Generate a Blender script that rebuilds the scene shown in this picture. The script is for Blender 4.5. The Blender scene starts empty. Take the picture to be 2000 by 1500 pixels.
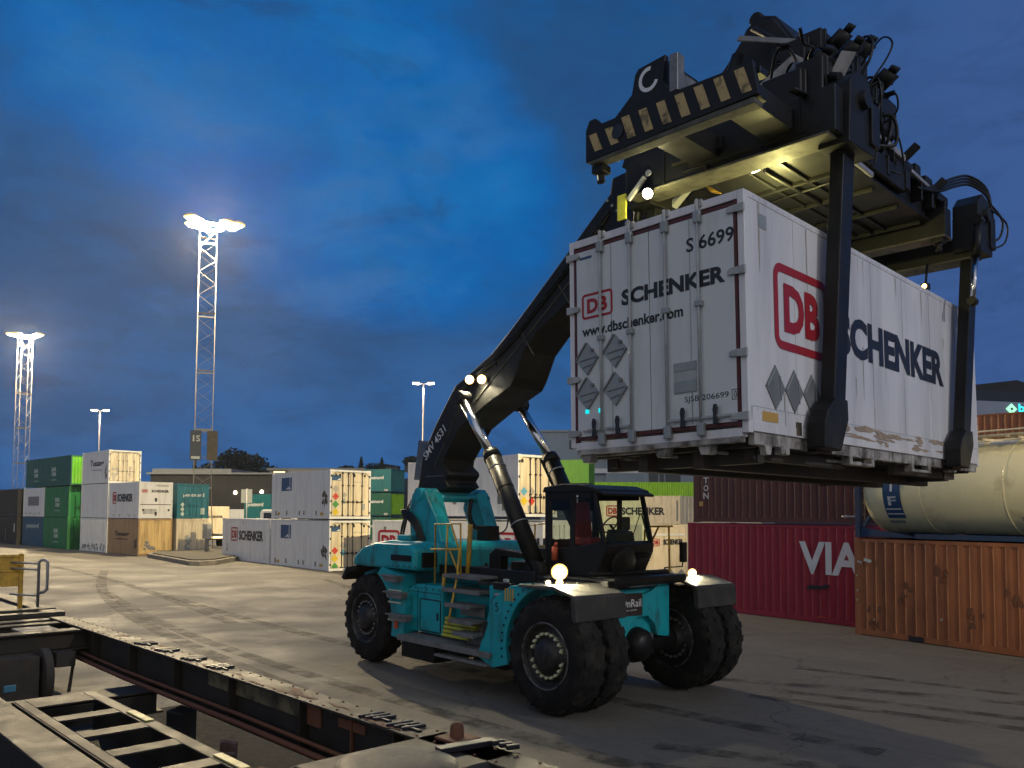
import bpy, bmesh, math, random
from mathutils import Vector, Matrix
R = math.radians
SC = bpy.context.scene
COL = SC.collection

# ------------------------------------------------------------------ camera
cd = bpy.data.cameras.new("camera")
cam = bpy.data.objects.new("camera", cd)
COL.objects.link(cam)
cd.sensor_width = 36.0
cd.lens = 29.12
cd.shift_y = 0.0861
cd.clip_start = 0.05
cd.clip_end = 4000
cam.matrix_world = Matrix.Translation((0, 0, 3.177)) @ Matrix.Rotation(R(90 + 2.91), 4, 'X') @ Matrix.Rotation(R(0.31), 4, 'Z')
SC.camera = cam

# ------------------------------------------------------------------ dusk sky
wd = bpy.data.worlds.new("World")
SC.world = wd
wd.use_nodes = True
NT = wd.node_tree
NT.nodes.clear()
def wn(t, **k):
    n = NT.nodes.new(t)
    for a, b in k.items():
        setattr(n, a, b)
    return n
def wl(a, b):
    NT.links.new(a, b)
def wmath(op, a, b=None, clamp=False):
    n = wn('ShaderNodeMath', operation=op, use_clamp=clamp)
    for i, v in enumerate((a, b)):
        if v is None:
            continue
        if isinstance(v, (int, float)):
            n.inputs[i].default_value = v
        else:
            wl(v, n.inputs[i])
    return n.outputs[0]
def wmix(f, a, b):
    n = wn('ShaderNodeMix', data_type='RGBA')
    n.clamp_factor = True
    if isinstance(f, (int, float)):
        n.inputs[0].default_value = f
    else:
        wl(f, n.inputs[0])
    for i, v in ((6, a), (7, b)):
        if isinstance(v, tuple):
            n.inputs[i].default_value = (*v, 1)
        else:
            wl(v, n.inputs[i])
    return n.outputs[2]
def wrange(v, a, b, c=0.0, d=1.0):
    n = wn('ShaderNodeMapRange', interpolation_type='SMOOTHSTEP')
    wl(v, n.inputs[0])
    for i, x in enumerate((a, b, c, d)):
        n.inputs[i + 1].default_value = x
    return n.outputs[0]
tc = wn('ShaderNodeTexCoord')
D = tc.outputs['Generated']
sp = wn('ShaderNodeSeparateXYZ'); wl(D, sp.inputs[0])
def wnoise(scale, detail, rough, stretch, dist=0.0, off=(0, 0, 0)):
    mp = wn('ShaderNodeMapping')
    wl(D, mp.inputs[0])
    mp.inputs['Scale'].default_value = stretch
    mp.inputs['Location'].default_value = off
    n = wn('ShaderNodeTexNoise')
    n.inputs['Scale'].default_value = scale
    n.inputs['Detail'].default_value = detail
    n.inputs['Roughness'].default_value = rough
    n.inputs['Distortion'].default_value = dist
    wl(mp.outputs[0], n.inputs['Vector'])
    return n.outputs['Fac']
def wblob(px, py, inner, outer):
    v = Vector(((px - 1000) / 1618, 1.0, (1007 - py) / 1618)).normalized()
    n = wn('ShaderNodeVectorMath', operation='DOT_PRODUCT')
    wl(D, n.inputs[0])
    n.inputs[1].default_value = v
    return wrange(n.outputs['Value'], math.cos(R(outer)), math.cos(R(inner)))
low = (0.028, 0.110, 0.30)
mid = (0.014, 0.083, 0.235)
base = wmix(wrange(sp.outputs['Z'], 0.0, 0.32), low, mid)
base = wmix(wrange(sp.outputs['Z'], 0.25, 0.62), base, (0.005, 0.078, 0.250))
n1 = wnoise(2.6, 7, 0.55, (1, 1, 2.2), 0.35, (0.3, 0, 0.1))
n2 = wnoise(6.5, 6, 0.6, (1, 1, 2.0), 0.2, (2.0, 1, 0))
# clear bright break in the cloud cover
gap = wmath('MAXIMUM', wblob(300, 60, 0, 13), wblob(560, 120, 0, 15))
gap = wmath('MAXIMUM', gap, wblob(700, 300, 0, 13))
gap = wmath('MAXIMUM', gap, wblob(900, 430, 0, 10))
n3 = wnoise(15.0, 7, 0.62, (1, 1, 2.4), 0.6, (5.0, 2, 1))
rag = wmath('ADD', wmath('MULTIPLY', wmath('SUBTRACT', n1, 0.5), 2.6), wmath('MULTIPLY', wmath('SUBTRACT', n2, 0.5), 1.5))
rag = wmath('ADD', rag, wmath('MULTIPLY', wmath('SUBTRACT', n3, 0.5), 0.9))
gapf = wrange(wmath('ADD', gap, rag), 0.18, 0.85)
sky = wmix(gapf, base, (0.0005, 0.100, 0.345))
core = wrange(wmath('ADD', gap, rag), 0.75, 1.35)
sky = wmix(wmath('MULTIPLY', core, 0.8), sky, (0.001, 0.150, 0.455))
cl = wmath('ADD', wmath('MULTIPLY', n1, 0.62), wmath('ADD', wmath('MULTIPLY', n2, 0.26), wmath('MULTIPLY', n3, 0.12)))
clf = wmath('MULTIPLY', wrange(cl, 0.42, 0.60), wmath('SUBTRACT', 1.0, wmath('MULTIPLY', gapf, 0.85)))
sky = wmix(wmath('MULTIPLY', clf, 0.85), sky, (0.015, 0.061, 0.165))
# slightly violet overcast to the right and paler wisps near the gap
vio = wrange(sp.outputs['X'], 0.12, 0.5)
sky = wmix(wmath('MULTIPLY', vio, 0.75), sky, (0.046, 0.092, 0.25))
wis = wmath('MULTIPLY', wrange(n2, 0.48, 0.66), wblob(600, 420, 2, 20))
sky = wmix(wmath('MULTIPLY', wis, 0.45), sky, (0.045, 0.125, 0.30))
sky = wmix(wmath('MULTIPLY', wrange(n3, 0.42, 0.68), 0.20), sky, (0.012, 0.036, 0.095))
n4 = wnoise(4.2, 8, 0.66, (1, 1, 2.6), 1.1, (9.0, 4, 3))
sky = wmix(wmath('MULTIPLY', wrange(n4, 0.53, 0.68), 0.42), sky, (0.014, 0.042, 0.110))
# the afterglow behind the photographer is brighter and less blue
back = wrange(wmath('MULTIPLY', sp.outputs['Y'], -1.0), -0.15, 0.75)
sky = wmix(back, sky, (0.42, 0.42, 0.455))
bg = wn('ShaderNodeBackground')
wl(sky, bg.inputs['Color'])
bg.inputs['Strength'].default_value = 1.0
ow = wn('ShaderNodeOutputWorld')
wl(bg.outputs[0], ow.inputs['Surface'])

SC.view_settings.view_transform = 'Standard'
SC.view_settings.look = 'None'
SC.view_settings.exposure = 0.22
SC.view_settings.gamma = 1.0
SC.cycles.use_denoising = True
SC.cycles.max_bounces = 6
SC.cycles.sample_clamp_indirect = 4.0
WARM = (1.0, 0.79, 0.46)
MAST_POWER = 66000

# ------------------------------------------------------------------ text cache (made while the scene is empty)
TEXTS = {}
def text_geo(body, bold=0.0, shear=0.0):
    key = (body, bold, shear)
    if key in TEXTS:
        return TEXTS[key]
    cu = bpy.data.curves.new("lettering_source", 'FONT')
    cu.body = body
    cu.size = 1.0
    cu.offset = bold
    cu.shear = shear
    cu.resolution_u = 3
    ob = bpy.data.objects.new("lettering_source", cu)
    COL.objects.link(ob)
    bpy.context.view_layer.update()
    me = bpy.data.meshes.new_from_object(ob.evaluated_get(bpy.context.evaluated_depsgraph_get()))
    vs = [v.co.copy() for v in me.vertices]
    fs = [tuple(p.vertices) for p in me.polygons]
    bpy.data.objects.remove(ob)
    bpy.data.curves.remove(cu)
    bpy.data.meshes.remove(me)
    x0 = min(v.x for v in vs); x1 = max(v.x for v in vs)
    y0 = min(v.y for v in vs); y1 = max(v.y for v in vs)
    geo = ([((v.x - x0) / (x1 - x0), (v.y - y0) / (y1 - y0)) for v in vs], fs)
    TEXTS[key] = geo
    return geo
for t_ in (("DB", .045), ("SCHENKER", .045), ("www.dbschenker.com", .032), ("S 6699", .006), ("SJSB 206699", .0), ("0", 0.0), ("VIA", .03),
           ("TON", .01), ("SIF", .02), ("OnRail", .008), ("postnord", .02), ("SMV 4531", .01), ("KON", .02), ("bring", .01),
           ("BNIK", .03), ("GEMK", .03), ("Tuezang", .02), ("5", 0), ("I", .02), ("S", .02), ("F", .02), ("T", 0.01), ("O", .01), ("N", .01), ("DFDS", .01)):
    text_geo(*t_)

# ------------------------------------------------------------------ materials
MATS = {}
def mat(name, col, rough=0.55, metal=0.0, var=0.12, scale=2.5, dirt=None, amt=0.0, dscale=(1.2, 1.2, 1.2), bump=0.0, bscale=40, spec=0.5, coat=0.0, thr=(0.48, 0.72)):
    if name in MATS:
        return MATS[name]
    m = bpy.data.materials.new(name)
    m.use_nodes = True
    nt = m.node_tree
    b = nt.nodes['Principled BSDF']
    b.inputs['Metallic'].default_value = metal
    b.inputs['Specular IOR Level'].default_value = spec
    b.inputs['Coat Weight'].default_value = coat
    tcn = nt.nodes.new('ShaderNodeTexCoord')
    def noise(sc, det=5, r=0.6, vec=None):
        n = nt.nodes.new('ShaderNodeTexNoise')
        n.inputs['Scale'].default_value = sc
        n.inputs['Detail'].default_value = det
        n.inputs['Roughness'].default_value = r
        nt.links.new(vec or tcn.outputs['Object'], n.inputs['Vector'])
        return n.outputs['Fac']
    def rng(v, a, b_, c, d):
        n = nt.nodes.new('ShaderNodeMapRange')
        nt.links.new(v, n.inputs[0])
        for i, x in enumerate((a, b_, c, d)):
            n.inputs[i + 1].default_value = x
        return n.outputs[0]
    nz = noise(scale)
    hs = nt.nodes.new('ShaderNodeHueSaturation')
    hs.inputs['Color'].default_value = (*col, 1)
    nt.links.new(rng(nz, 0.25, 0.75, 1 - var, 1 + var), hs.inputs['Value'])
    out = hs.outputs[0]
    if dirt:
        mp = nt.nodes.new('ShaderNodeMapping')
        nt.links.new(tcn.outputs['Object'], mp.inputs[0])
        mp.inputs['Scale'].default_value = dscale
        f = rng(noise(1.0, 7, 0.65, mp.outputs[0]), thr[0], thr[1], 0, amt)
        mx = nt.nodes.new('ShaderNodeMix')
        mx.data_type = 'RGBA'
        nt.links.new(f, mx.inputs[0])
        nt.links.new(out, mx.inputs[6])
        mx.inputs[7].default_value = (*dirt, 1)
        out = mx.outputs[2]
    nt.links.new(out, b.inputs['Base Color'])
    nt.links.new(rng(nz, 0.3, 0.7, max(0.03, rough - 0.08), min(1, rough + 0.1)), b.inputs['Roughness'])
    if bump:
        bp = nt.nodes.new('ShaderNodeBump')
        bp.inputs['Strength'].default_value = bump
        bp.inputs['Distance'].default_value = 0.02
        nt.links.new(noise(bscale, 6), bp.inputs['Height'])
        nt.links.new(bp.outputs[0], b.inputs['Normal'])
    MATS[name] = m
    return m
def emit(name, col, strength):
    if name in MATS:
        return MATS[name]
    m = bpy.data.materials.new(name)
    m.use_nodes = True
    nt = m.node_tree
    b = nt.nodes['Principled BSDF']
    b.inputs['Base Color'].default_value = (*col, 1)
    b.inputs['Emission Color'].default_value = (*col, 1)
    b.inputs['Emission Strength'].default_value = strength
    MATS[name] = m
    return m
def glass(name, tint, gloss=0.16, rough=0.03):
    m = bpy.data.materials.new(name)
    m.use_nodes = True
    nt = m.node_tree
    nt.nodes.clear()
    o = nt.nodes.new('ShaderNodeOutputMaterial')
    t = nt.nodes.new('ShaderNodeBsdfTransparent')
    t.inputs[0].default_value = (*tint, 1)
    g = nt.nodes.new('ShaderNodeBsdfGlossy')
    g.inputs['Roughness'].default_value = rough
    g.inputs['Color'].default_value = (0.9, 1, 0.95, 1)
    fr = nt.nodes.new('ShaderNodeLayerWeight')
    fr.inputs['Blend'].default_value = gloss
    mx = nt.nodes.new('ShaderNodeMixShader')
    nt.links.new(fr.outputs['Fresnel'], mx.inputs[0])
    nt.links.new(t.outputs[0], mx.inputs[1])
    nt.links.new(g.outputs[0], mx.inputs[2])
    nt.links.new(mx.outputs[0], o.inputs['Surface'])
    MATS[name] = m
    return m

GRIME = (0.045, 0.036, 0.028)
RUSTC = (0.10, 0.040, 0.018)
M = dict(
    teal=mat('teal_paint', (0.003, 0.345, 0.395), 0.38, 0, .10, 3, (0.020, 0.055, 0.050), .85, (3.2, 3.2, 1.2), coat=.15, thr=(.50, .72), bump=.04, bscale=18),
    black=mat('black_paint', (0.0055, 0.006, 0.0065), 0.45, 0, .25, 4, (0.022, 0.021, 0.018), .5, (2.5, 2.5, 1.4), spec=.3),
    boom=mat('boom_black_paint', (0.006, 0.0065, 0.007), 0.5, 0, .3, 2, (0.022, 0.021, 0.017), .55, (1.5, 1.5, 1.0), spec=.3),
    rubber=mat('tyre_rubber', (0.007, 0.007, 0.007), 0.8, 0, .3, 6, (0.040, 0.036, 0.029), .8, (3.5, 3.5, 3.5), thr=(.46, .72), bump=.3, bscale=30, spec=.25),
    flap=mat('rubber_mudguard', (0.026, 0.026, 0.025), 0.75, 0, .25, 5, (0.065, 0.06, 0.05), .7, (3, 3, 3), bump=.2),
    grip=mat('grey_checker_plate', (0.22, 0.22, 0.21), 0.6, .3, .3, 8, GRIME, .7, (4, 4, 4), bump=.4, bscale=60),
    yellow=mat('yellow_paint', (0.62, 0.36, 0.035), 0.5, 0, .12, 5, GRIME, .6, (6, 6, 4)),
    hazard=mat('worn_hazard_yellow', (0.46, 0.34, 0.14), 0.6, 0, .15, 6, (0.03, 0.028, 0.02), .9, (7, 7, 7), thr=(.52, .66)),
    limey=mat('lime_yellow_paint', (0.50, 0.50, 0.05), 0.5, 0, .15, 6, GRIME, .7, (5, 5, 5)),
    chrome=mat('chrome_rod', (0.62, 0.64, 0.66), 0.14, 1.0, .05),
    flange=mat('dirty_olive_flange', (0.105, 0.10, 0.072), 0.6, 0, .25, 4, (0.03, 0.028, 0.02), .9, (4, 4, 4), thr=(.42, .64)),
    steel=mat('grey_steel', (0.22, 0.22, 0.215), 0.45, .7, .25, 6, GRIME, .6, (5, 5, 5)),
    galv=mat('galvanised_steel', (0.36, 0.36, 0.36), 0.5, .6, .2, 6),
    lattice=mat('weathered_lattice_steel', (0.17, 0.165, 0.155), 0.55, .4, .2, 6),
    wheel=mat('dark_wheel_rim', (0.02, 0.02, 0.02), 0.45, .3, .3, 8, (0.08, 0.075, 0.06), .6, (9, 9, 9)),
    nutpaint=mat('pale_wheel_nut_paint', (0.62, 0.62, 0.40), 0.5, 0, .15, 12),
    white=mat('white_container_paint', (0.70, 0.71, 0.70), 0.42, 0, .05, 1.5, (0.36, 0.34, 0.31), .55, (3.2, 3.2, .35), thr=(.5, .78)),
    lilac=mat('white_side_panel', (0.72, 0.705, 0.70), 0.36, 0, .05, .8, (0.42, 0.41, 0.42), .75, (1.7, 1.7, .16), thr=(.46, .72)),
    door=mat('white_door_panel', (0.62, 0.65, 0.64), 0.42, 0, .05, 2, (0.33, 0.34, 0.33), .5, (2.5, 2.5, .5), thr=(.5, .75)),
    seam=mat('pale_grey_trim', (0.40, 0.41, 0.40), 0.5, .1, .15, 6, (0.14, 0.12, 0.10), .6, (4, 4, 2)),
    redrail=mat('dark_red_rail', (0.085, 0.012, 0.013), 0.5, 0, .2, 5, GRIME, .6, (4, 4, 4)),
    dirtywhite=mat('dirty_white_steel', (0.42, 0.40, 0.36), 0.6, 0, .2, 5, (0.06, 0.045, 0.032), .95, (3, 3, 3), thr=(.42, .62)),
    under=mat('dark_underframe', (0.05, 0.044, 0.036), 0.75, 0, .35, 4, (0.10, 0.06, 0.035), .6, (3, 3, 3)),
    dbred=mat('logo_red', (0.36, 0.012, 0.020), 0.45, 0, .06),
    ink=mat('black_lettering', (0.012, 0.013, 0.018), 0.45, 0, .06),
    wink=mat('white_lettering', (0.72, 0.74, 0.74), 0.45, 0, .06, 3, (0.3, 0.3, 0.3), .5, (3, 3, 3)),
    paleink=mat('pale_green_lettering', (0.50, 0.60, 0.54), 0.5, 0, .2),
    placard=mat('grey_placard', (0.30, 0.33, 0.325), 0.45, .2, .1, 5),
    placdark=mat('dark_grey_placard', (0.20, 0.20, 0.20), 0.5, .2, .2, 5),
    cream=mat('cream_and_lamplit_door_paint', (0.66, 0.58, 0.42), 0.5, 0, .08, 2, (0.30, 0.24, 0.15), .6, (3, 3, .5)),  # on white containers' doors this cream paints in the floodlight's warmth
    tan=mat('tan_paint', (0.36, 0.235, 0.115), 0.55, 0, .1, 2, (0.12, 0.08, 0.05), .6, (3, 3, .5)),
    tanend=mat('pale_yellow_corrugated', (0.62, 0.44, 0.19), 0.55, 0, .1, 2, (0.22, 0.15, 0.07), .7, (2.6, 2.6, .5)),
    green=mat('mid_green_paint', (0.010, 0.155, 0.040), 0.5, 0, .15, 1.2, (0.012, 0.06, 0.05), .6, (.8, .8, .6)),
    pinegreen=mat('pine_green_paint', (0.008, 0.085, 0.058), 0.5, 0, .12, 1.5, (0.02, 0.05, 0.045), .5, (2, 2, .5)),
    brightgreen=mat('bright_green_paint', (0.12, 0.44, 0.02), 0.5, 0, .12, 2, (0.28, 0.5, 0.10), .6, (2, 2, 1)),
    lime=mat('lime_green_paint', (0.20, 0.44, 0.012), 0.5, 0, .12, 2, (0.10, 0.26, 0.02), .6, (2.5, 2.5, .5)),
    leafgreen=mat('leaf_green_paint', (0.10, 0.30, 0.022), 0.5, 0, .1, 2, (0.06, 0.18, 0.02), .5, (2.5, 2.5, .6)),
    tealc=mat('dark_teal_paint', (0.012, 0.125, 0.145), 0.5, 0, .12, 2, (0.02, 0.06, 0.065), .6, (2, 2, .6)),
    teal2=mat('blue_teal_paint', (0.010, 0.145, 0.195), 0.45, 0, .12, 2, (0.02, 0.06, 0.08), .6, (2, 2, .6)),
    blue=mat('slate_blue_paint', (0.020, 0.075, 0.135), 0.5, 0, .12, 2),
    navy=mat('navy_paint', (0.012, 0.022, 0.042), 0.5, 0, .15, 2),
    logo_blue=mat('logo_blue', (0.012, 0.065, 0.165), 0.45, 0, .08),
    charcoal=mat('charcoal_paint', (0.016, 0.017, 0.018), 0.55, 0, .2, 2),
    orange=mat('rusty_orange_paint', (0.335, 0.115, 0.040), 0.55, 0, .1, 1.5, (0.155, 0.052, 0.022), .9, (1.8, 1.8, .45), bump=.05, thr=(.42, .70)),
    crimson=mat('crimson_paint', (0.310, 0.012, 0.034), 0.5, 0, .1, 1.5, (0.13, 0.010, 0.020), .6, (2, 2, .4)),
    brown=mat('maroon_brown_paint', (0.105, 0.030, 0.026), 0.5, 0, .1, 1.5, (0.05, 0.022, 0.018), .6, (2, 2, .5)),
    tank=mat('cream_tank_cladding', (0.84, 0.77, 0.47), 0.28, 0, .05, 1.2, (0.46, 0.38, 0.20), .7, (.9, .9, .9), thr=(.58, .70)),
    tankblue=mat('blue_tank_frame', (0.014, 0.040, 0.100), 0.5, 0, .15, 3, GRIME, .5, (4, 4, 4)),
    bluebox=mat('grey_blue_panel', (0.10, 0.135, 0.225), 0.5, 0, .1, 3),
    wagon=mat('grimy_wagon_steel', (0.026, 0.022, 0.017), 0.62, .15, .3, 2.5, (0.022, 0.018, 0.014), .9, (1.6, 1.6, 1.6), bump=.15, thr=(.42, .66)),
    wagontop=mat('worn_wagon_flange', (0.037, 0.032, 0.024), 0.58, .15, .25, 3, (0.05, 0.036, 0.024), .9, (2.2, 2.2, 2.2), bump=.15, thr=(.45, .68)),
    rust=mat('flaking_rust', (0.16, 0.060, 0.028), 0.75, 0, .35, 5, (0.05, 0.03, 0.02), .8, (5, 5, 5)),
    scrap=mat('faded_red_scrap', (.17, .10, .09), .7, 0, .3, 9, (.30, .27, .25), .8, (9, 9, 9), thr=(.5, .66)),
    oldyellow=mat('old_yellow_paint', (0.17, 0.145, 0.075), 0.6, 0, .2, 5, (0.03, 0.022, 0.014), .95, (4, 4, 4), thr=(.38, .62)),
    concrete=mat('island_concrete', (0.20, 0.185, 0.155), 0.85, 0, .25, 3, (0.08, 0.075, 0.065), .6, (2, 2, 2), bump=.3),
    soil=mat('island_soil', (0.085, 0.078, 0.062), 0.9, 0, .35, 4, bump=.5),
    wall=mat('dark_warehouse_cladding', (0.004, 0.006, 0.010), 0.7, 0, .15, .6),
    paleroof=mat('pale_roof', (0.13, 0.145, 0.165), 0.7, 0, .12, .6),
    house=mat('grey_render', (0.10, 0.105, 0.12), 0.8, 0, .12, 1),
    bluewall=mat('blue_grey_cladding', (0.105, 0.155, 0.235), 0.6, 0, .1, .5),
    stripe=mat('pale_facade_band', (0.30, 0.35, 0.44), 0.6, 0, .1, .5),
    rock=mat('hillside', (0.035, 0.034, 0.032), 0.95, 0, .5, .08),
    leaf=mat('dark_foliage', (0.020, 0.032, 0.020), 0.8, 0, .5, .6),
    bark=mat('bark', (0.03, 0.024, 0.018), 0.9),
    interior=mat('dark_cab_trim', (0.02, 0.02, 0.02), 0.6, 0, .3, 6),
    seatred=mat('red_seat_fabric', (0.34, 0.035, 0.035), 0.8, 0, .2, 8),
    orangered=mat('orange_red_plastic', (0.62, 0.10, 0.03), 0.45),
    lampwarm=emit('lit_floodlight', (1.0, 0.86, 0.50), 16),
    lampwhite=emit('lit_headlight', (1.0, 0.93, 0.72), 34),
    lamprim=emit('lit_lamp_rim', (1.0, 0.60, 0.15), 1.8),
    lampsmall=emit('lit_small_lamp', (1.0, 0.86, 0.55), 14),
    lamporange=emit('lit_orange_marker', (1.0, 0.42, 0.12), 16),
    window=emit('lit_window', (1.0, 0.76, 0.36), 2.0),
    winwhite=emit('lit_window_pale', (1.0, 0.93, 0.72), 1.6),
    tealglow=emit('lit_teal_sign', (0.03, 0.72, 0.70), 1.7),
    greenglow=emit('lit_green_logo', (0.36, 0.95, 0.55), 1.1),
    blueglow=emit('lit_blue_lamp', (0.02, 0.04, 1.0), 4),
    cyanrefl=mat('cyan_reflector', (0.0, 0.75, 0.80), 0.3),
    redpl=mat('red_placard', (0.50, 0.05, 0.03), 0.45),
    greenpl=mat('green_placard', (0.05, 0.26, 0.05), 0.45),
    yellowpl=mat('yellow_placard', (0.62, 0.46, 0.02), 0.45),
    bluepl=mat('blue_placard', (0.10, 0.32, 0.48), 0.45),
    greypl=mat('pale_grey_placard', (0.36, 0.34, 0.30), 0.5),
    gold=mat('gold_sticker', (0.52, 0.31, 0.07), 0.5),
    dockplate=mat('rust_stain', (0.10, 0.085, 0.065), 0.8, 0, .4, 3),
)
M['glass'] = glass('tinted_cab_glass', (0.90, 1.0, 0.92), .14)
M['darkglass'] = glass('dark_cab_glass', (0.70, 0.76, 0.73), .16)
M['blank'] = mat('blank_window', (0.02, 0.028, 0.04), 0.15)

# ------------------------------------------------------------------ mesh builder
class MB:
    def __init__(s):
        s.v = []; s.f = []; s.mi = []; s.sm = []
        s.m = 0
    def add(s, vs, fs, smooth=False):
        o = len(s.v)
        s.v += [tuple(v) for v in vs]
        for f in fs:
            s.f.append(tuple(i + o for i in f)); s.mi.append(s.m); s.sm.append(smooth)
        return s
    def box(s, x0, x1, y0, y1, z0, z1):
        return s.add([(x0, y0, z0), (x1, y0, z0), (x1, y1, z0), (x0, y1, z0), (x0, y0, z1), (x1, y0, z1), (x1, y1, z1), (x0, y1, z1)],
                     [(0, 3, 2, 1), (4, 5, 6, 7), (0, 1, 5, 4), (1, 2, 6, 5), (2, 3, 7, 6), (3, 0, 4, 7)])
    def bar(s, a, b, w, h, up=(0, 0, 1)):
        a = Vector(a); b = Vector(b)
        d = (b - a).normalized()
        u = Vector(up)
        if abs(d.dot(u)) > .98:
            u = Vector((1, 0, 0))
        sd = d.cross(u).normalized() * (w / 2)
        u = sd.cross(d).normalized() * (h / 2)
        q = [(-1, -1), (1, -1), (1, 1), (-1, 1)]
        return s.add([a + sd * i + u * j for i, j in q] + [b + sd * i + u * j for i, j in q],
                     [(3, 2, 1, 0), (4, 5, 6, 7), (0, 1, 5, 4), (1, 2, 6, 5), (2, 3, 7, 6), (3, 0, 4, 7)])
    def prism(s, poly, ax, a, b):
        def p(u, v, w):
            return {'x': (w, u, v), 'y': (u, w, v), 'z': (u, v, w)}[ax]
        n = len(poly)
        return s.add([p(u, v, a) for u, v in poly] + [p(u, v, b) for u, v in poly],
                     [tuple(range(n))[::-1], tuple(range(n, 2 * n))] + [(i, (i + 1) % n, n + (i + 1) % n, n + i) for i in range(n)])
    def cyl(s, a, b, r0, r1=None, n=16, cap=True):
        r1 = r0 if r1 is None else r1
        return s.tube([a, b], [r0, r1], n, cap)
    def tube(s, pts, r, n=8, cap=True):
        pts = [Vector(p) for p in pts]
        if isinstance(r, (int, float)):
            r = [r] * len(pts)
        vs = []
        d0 = (pts[1] - pts[0]).normalized()
        u = d0.orthogonal().normalized()
        for i, p in enumerate(pts):
            if i == 0: d = d0
            elif i == len(pts) - 1: d = (pts[i] - pts[i - 1]).normalized()
            else: d = ((pts[i + 1] - pts[i]).normalized() + (pts[i] - pts[i - 1]).normalized()).normalized()
            u = (u - d * u.dot(d)).normalized()
            w = d.cross(u)
            for k in range(n):
                t = 2 * math.pi * k / n
                vs.append(p + (u * math.cos(t) + w * math.sin(t)) * r[i])
        fs = []
        for i in range(len(pts) - 1):
            for k in range(n):
                k2 = (k + 1) % n
                fs.append((i * n + k, i * n + k2, (i + 1) * n + k2, (i + 1) * n + k))
        s.add(vs, fs, True)
        if cap:
            o = len(s.v) - len(vs)
            L = (len(pts) - 1) * n
            for f in (tuple(range(n))[::-1], tuple(range(L, L + n))):
                s.f.append(tuple(i + o for i in f)); s.mi.append(s.m); s.sm.append(False)
        return s
    def lathe(s, prof, org, axis, n=32, smooth=True):
        # prof: list of (radius, height along axis)
        a = Vector(axis).normalized(); o = Vector(org)
        u = a.orthogonal().normalized(); w = a.cross(u)
        vs = []
        for r, h in prof:
            for k in range(n):
                t = 2 * math.pi * k / n
                vs.append(o + a * h + (u * math.cos(t) + w * math.sin(t)) * r)
        fs = []
        for i in range(len(prof) - 1):
            for k in range(n):
                k2 = (k + 1) % n
                fs.append((i * n + k, i * n + k2, (i + 1) * n + k2, (i + 1) * n + k))
        return s.add(vs, fs, smooth)
    def text(s, body, o, ux, uy, w, h, nrm, bold=0.0, shear=0.0):
        vs, fs = text_geo(body, bold, shear)
        o = Vector(o); ux = Vector(ux); uy = Vector(uy); nv = Vector(nrm)
        return s.add([o + ux * (x * w) + uy * (y * h) + nv for x, y in vs], fs)
    def rring(s, o, ux, uy, w, h, t, r, nrm, n=6):
        # rounded rectangular ring (logo frame)
        o = Vector(o) + Vector(nrm); ux = Vector(ux); uy = Vector(uy)
        def loop(x0, x1, y0, y1, r):
            out = []
            for cx, cy, a0 in ((x1 - r, y1 - r, 0), (x0 + r, y1 - r, 90), (x0 + r, y0 + r, 180), (x1 - r, y0 + r, 270)):
                for k in range(n + 1):
                    a = R(a0 + 90 * k / n)
                    out.append(o + ux * (cx + r * math.cos(a)) + uy * (cy + r * math.sin(a)))
            return out
        A = loop(0, w, 0, h, r); B = loop(t, w - t, t, h - t, max(r - t, .001))
        N = len(A)
        return s.add(A + B, [(i, (i + 1) % N, N + (i + 1) % N, N + i) for i in range(N)])
    def rhomb(s, o, ux, uy, w, h, nrm):
        o = Vector(o); ux = Vector(ux) * (w / 2); uy = Vector(uy) * (h / 2); nv = Vector(nrm)
        b = [o + uy, o - ux, o - uy, o + ux]
        return s.add(b + [p + nv for p in b], [(0, 1, 2, 3), (4, 5, 6, 7), (0, 1, 5, 4), (1, 2, 6, 5), (2, 3, 7, 6), (3, 0, 4, 7)])

def obj(name, mb, mats, parent=None, bevel=0.0, label=None):
    me = bpy.data.meshes.new(name)
    me.from_pydata(mb.v, [], mb.f)
    if not isinstance(mats, (list, tuple)):
        mats = [mats]
    for m in mats:
        me.materials.append(m)
    me.polygons.foreach_set('material_index', mb.mi)
    me.polygons.foreach_set('use_smooth', mb.sm)
    bm = bmesh.new(); bm.from_mesh(me)
    bmesh.ops.recalc_face_normals(bm, faces=bm.faces)
    bm.to_mesh(me); bm.free()
    me.update()
    o = bpy.data.objects.new(name, me)
    COL.objects.link(o)
    if parent is not None:
        o.parent = parent
    if bevel:
        b = o.modifiers.new('bevel', 'BEVEL')
        b.width = bevel; b.segments = 2; b.limit_method = 'ANGLE'; b.angle_limit = R(40)
    if label:
        o['label'] = label
    return o
def tag(o, label, cat, group=None, kind=None):
    o['label'] = label; o['category'] = cat
    if group: o['group'] = group
    if kind: o['kind'] = kind
    return o
def thing(name, label, cat, loc=(0, 0, 0), rz=0.0, group=None):
    o = bpy.data.objects.new(name, None)
    o.empty_display_size = .2
    COL.objects.link(o)
    o.location = loc; o.rotation_euler = (0, 0, rz)
    return tag(o, label, cat, group)
def struct(name, mb, m, label=None):
    o = obj(name, mb, m)
    o['kind'] = 'structure'
    return o
def lamp(kind, parent, loc, power, col=WARM, radius=.2, aim=None, spot=None, blend=.5):
    l = bpy.data.lights.new('lamp_light', kind)
    l.energy = power; l.color = col
    l.shadow_soft_size = radius
    if kind == 'SPOT':
        l.spot_size = R(spot); l.spot_blend = blend
    o = bpy.data.objects.new('lamp_light', l)
    COL.objects.link(o)
    o.parent = parent
    o.location = loc
    if aim is not None:
        o.rotation_euler = (Vector(aim) - Vector(loc)).to_track_quat('-Z', 'Y').to_euler()
    return o
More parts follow.
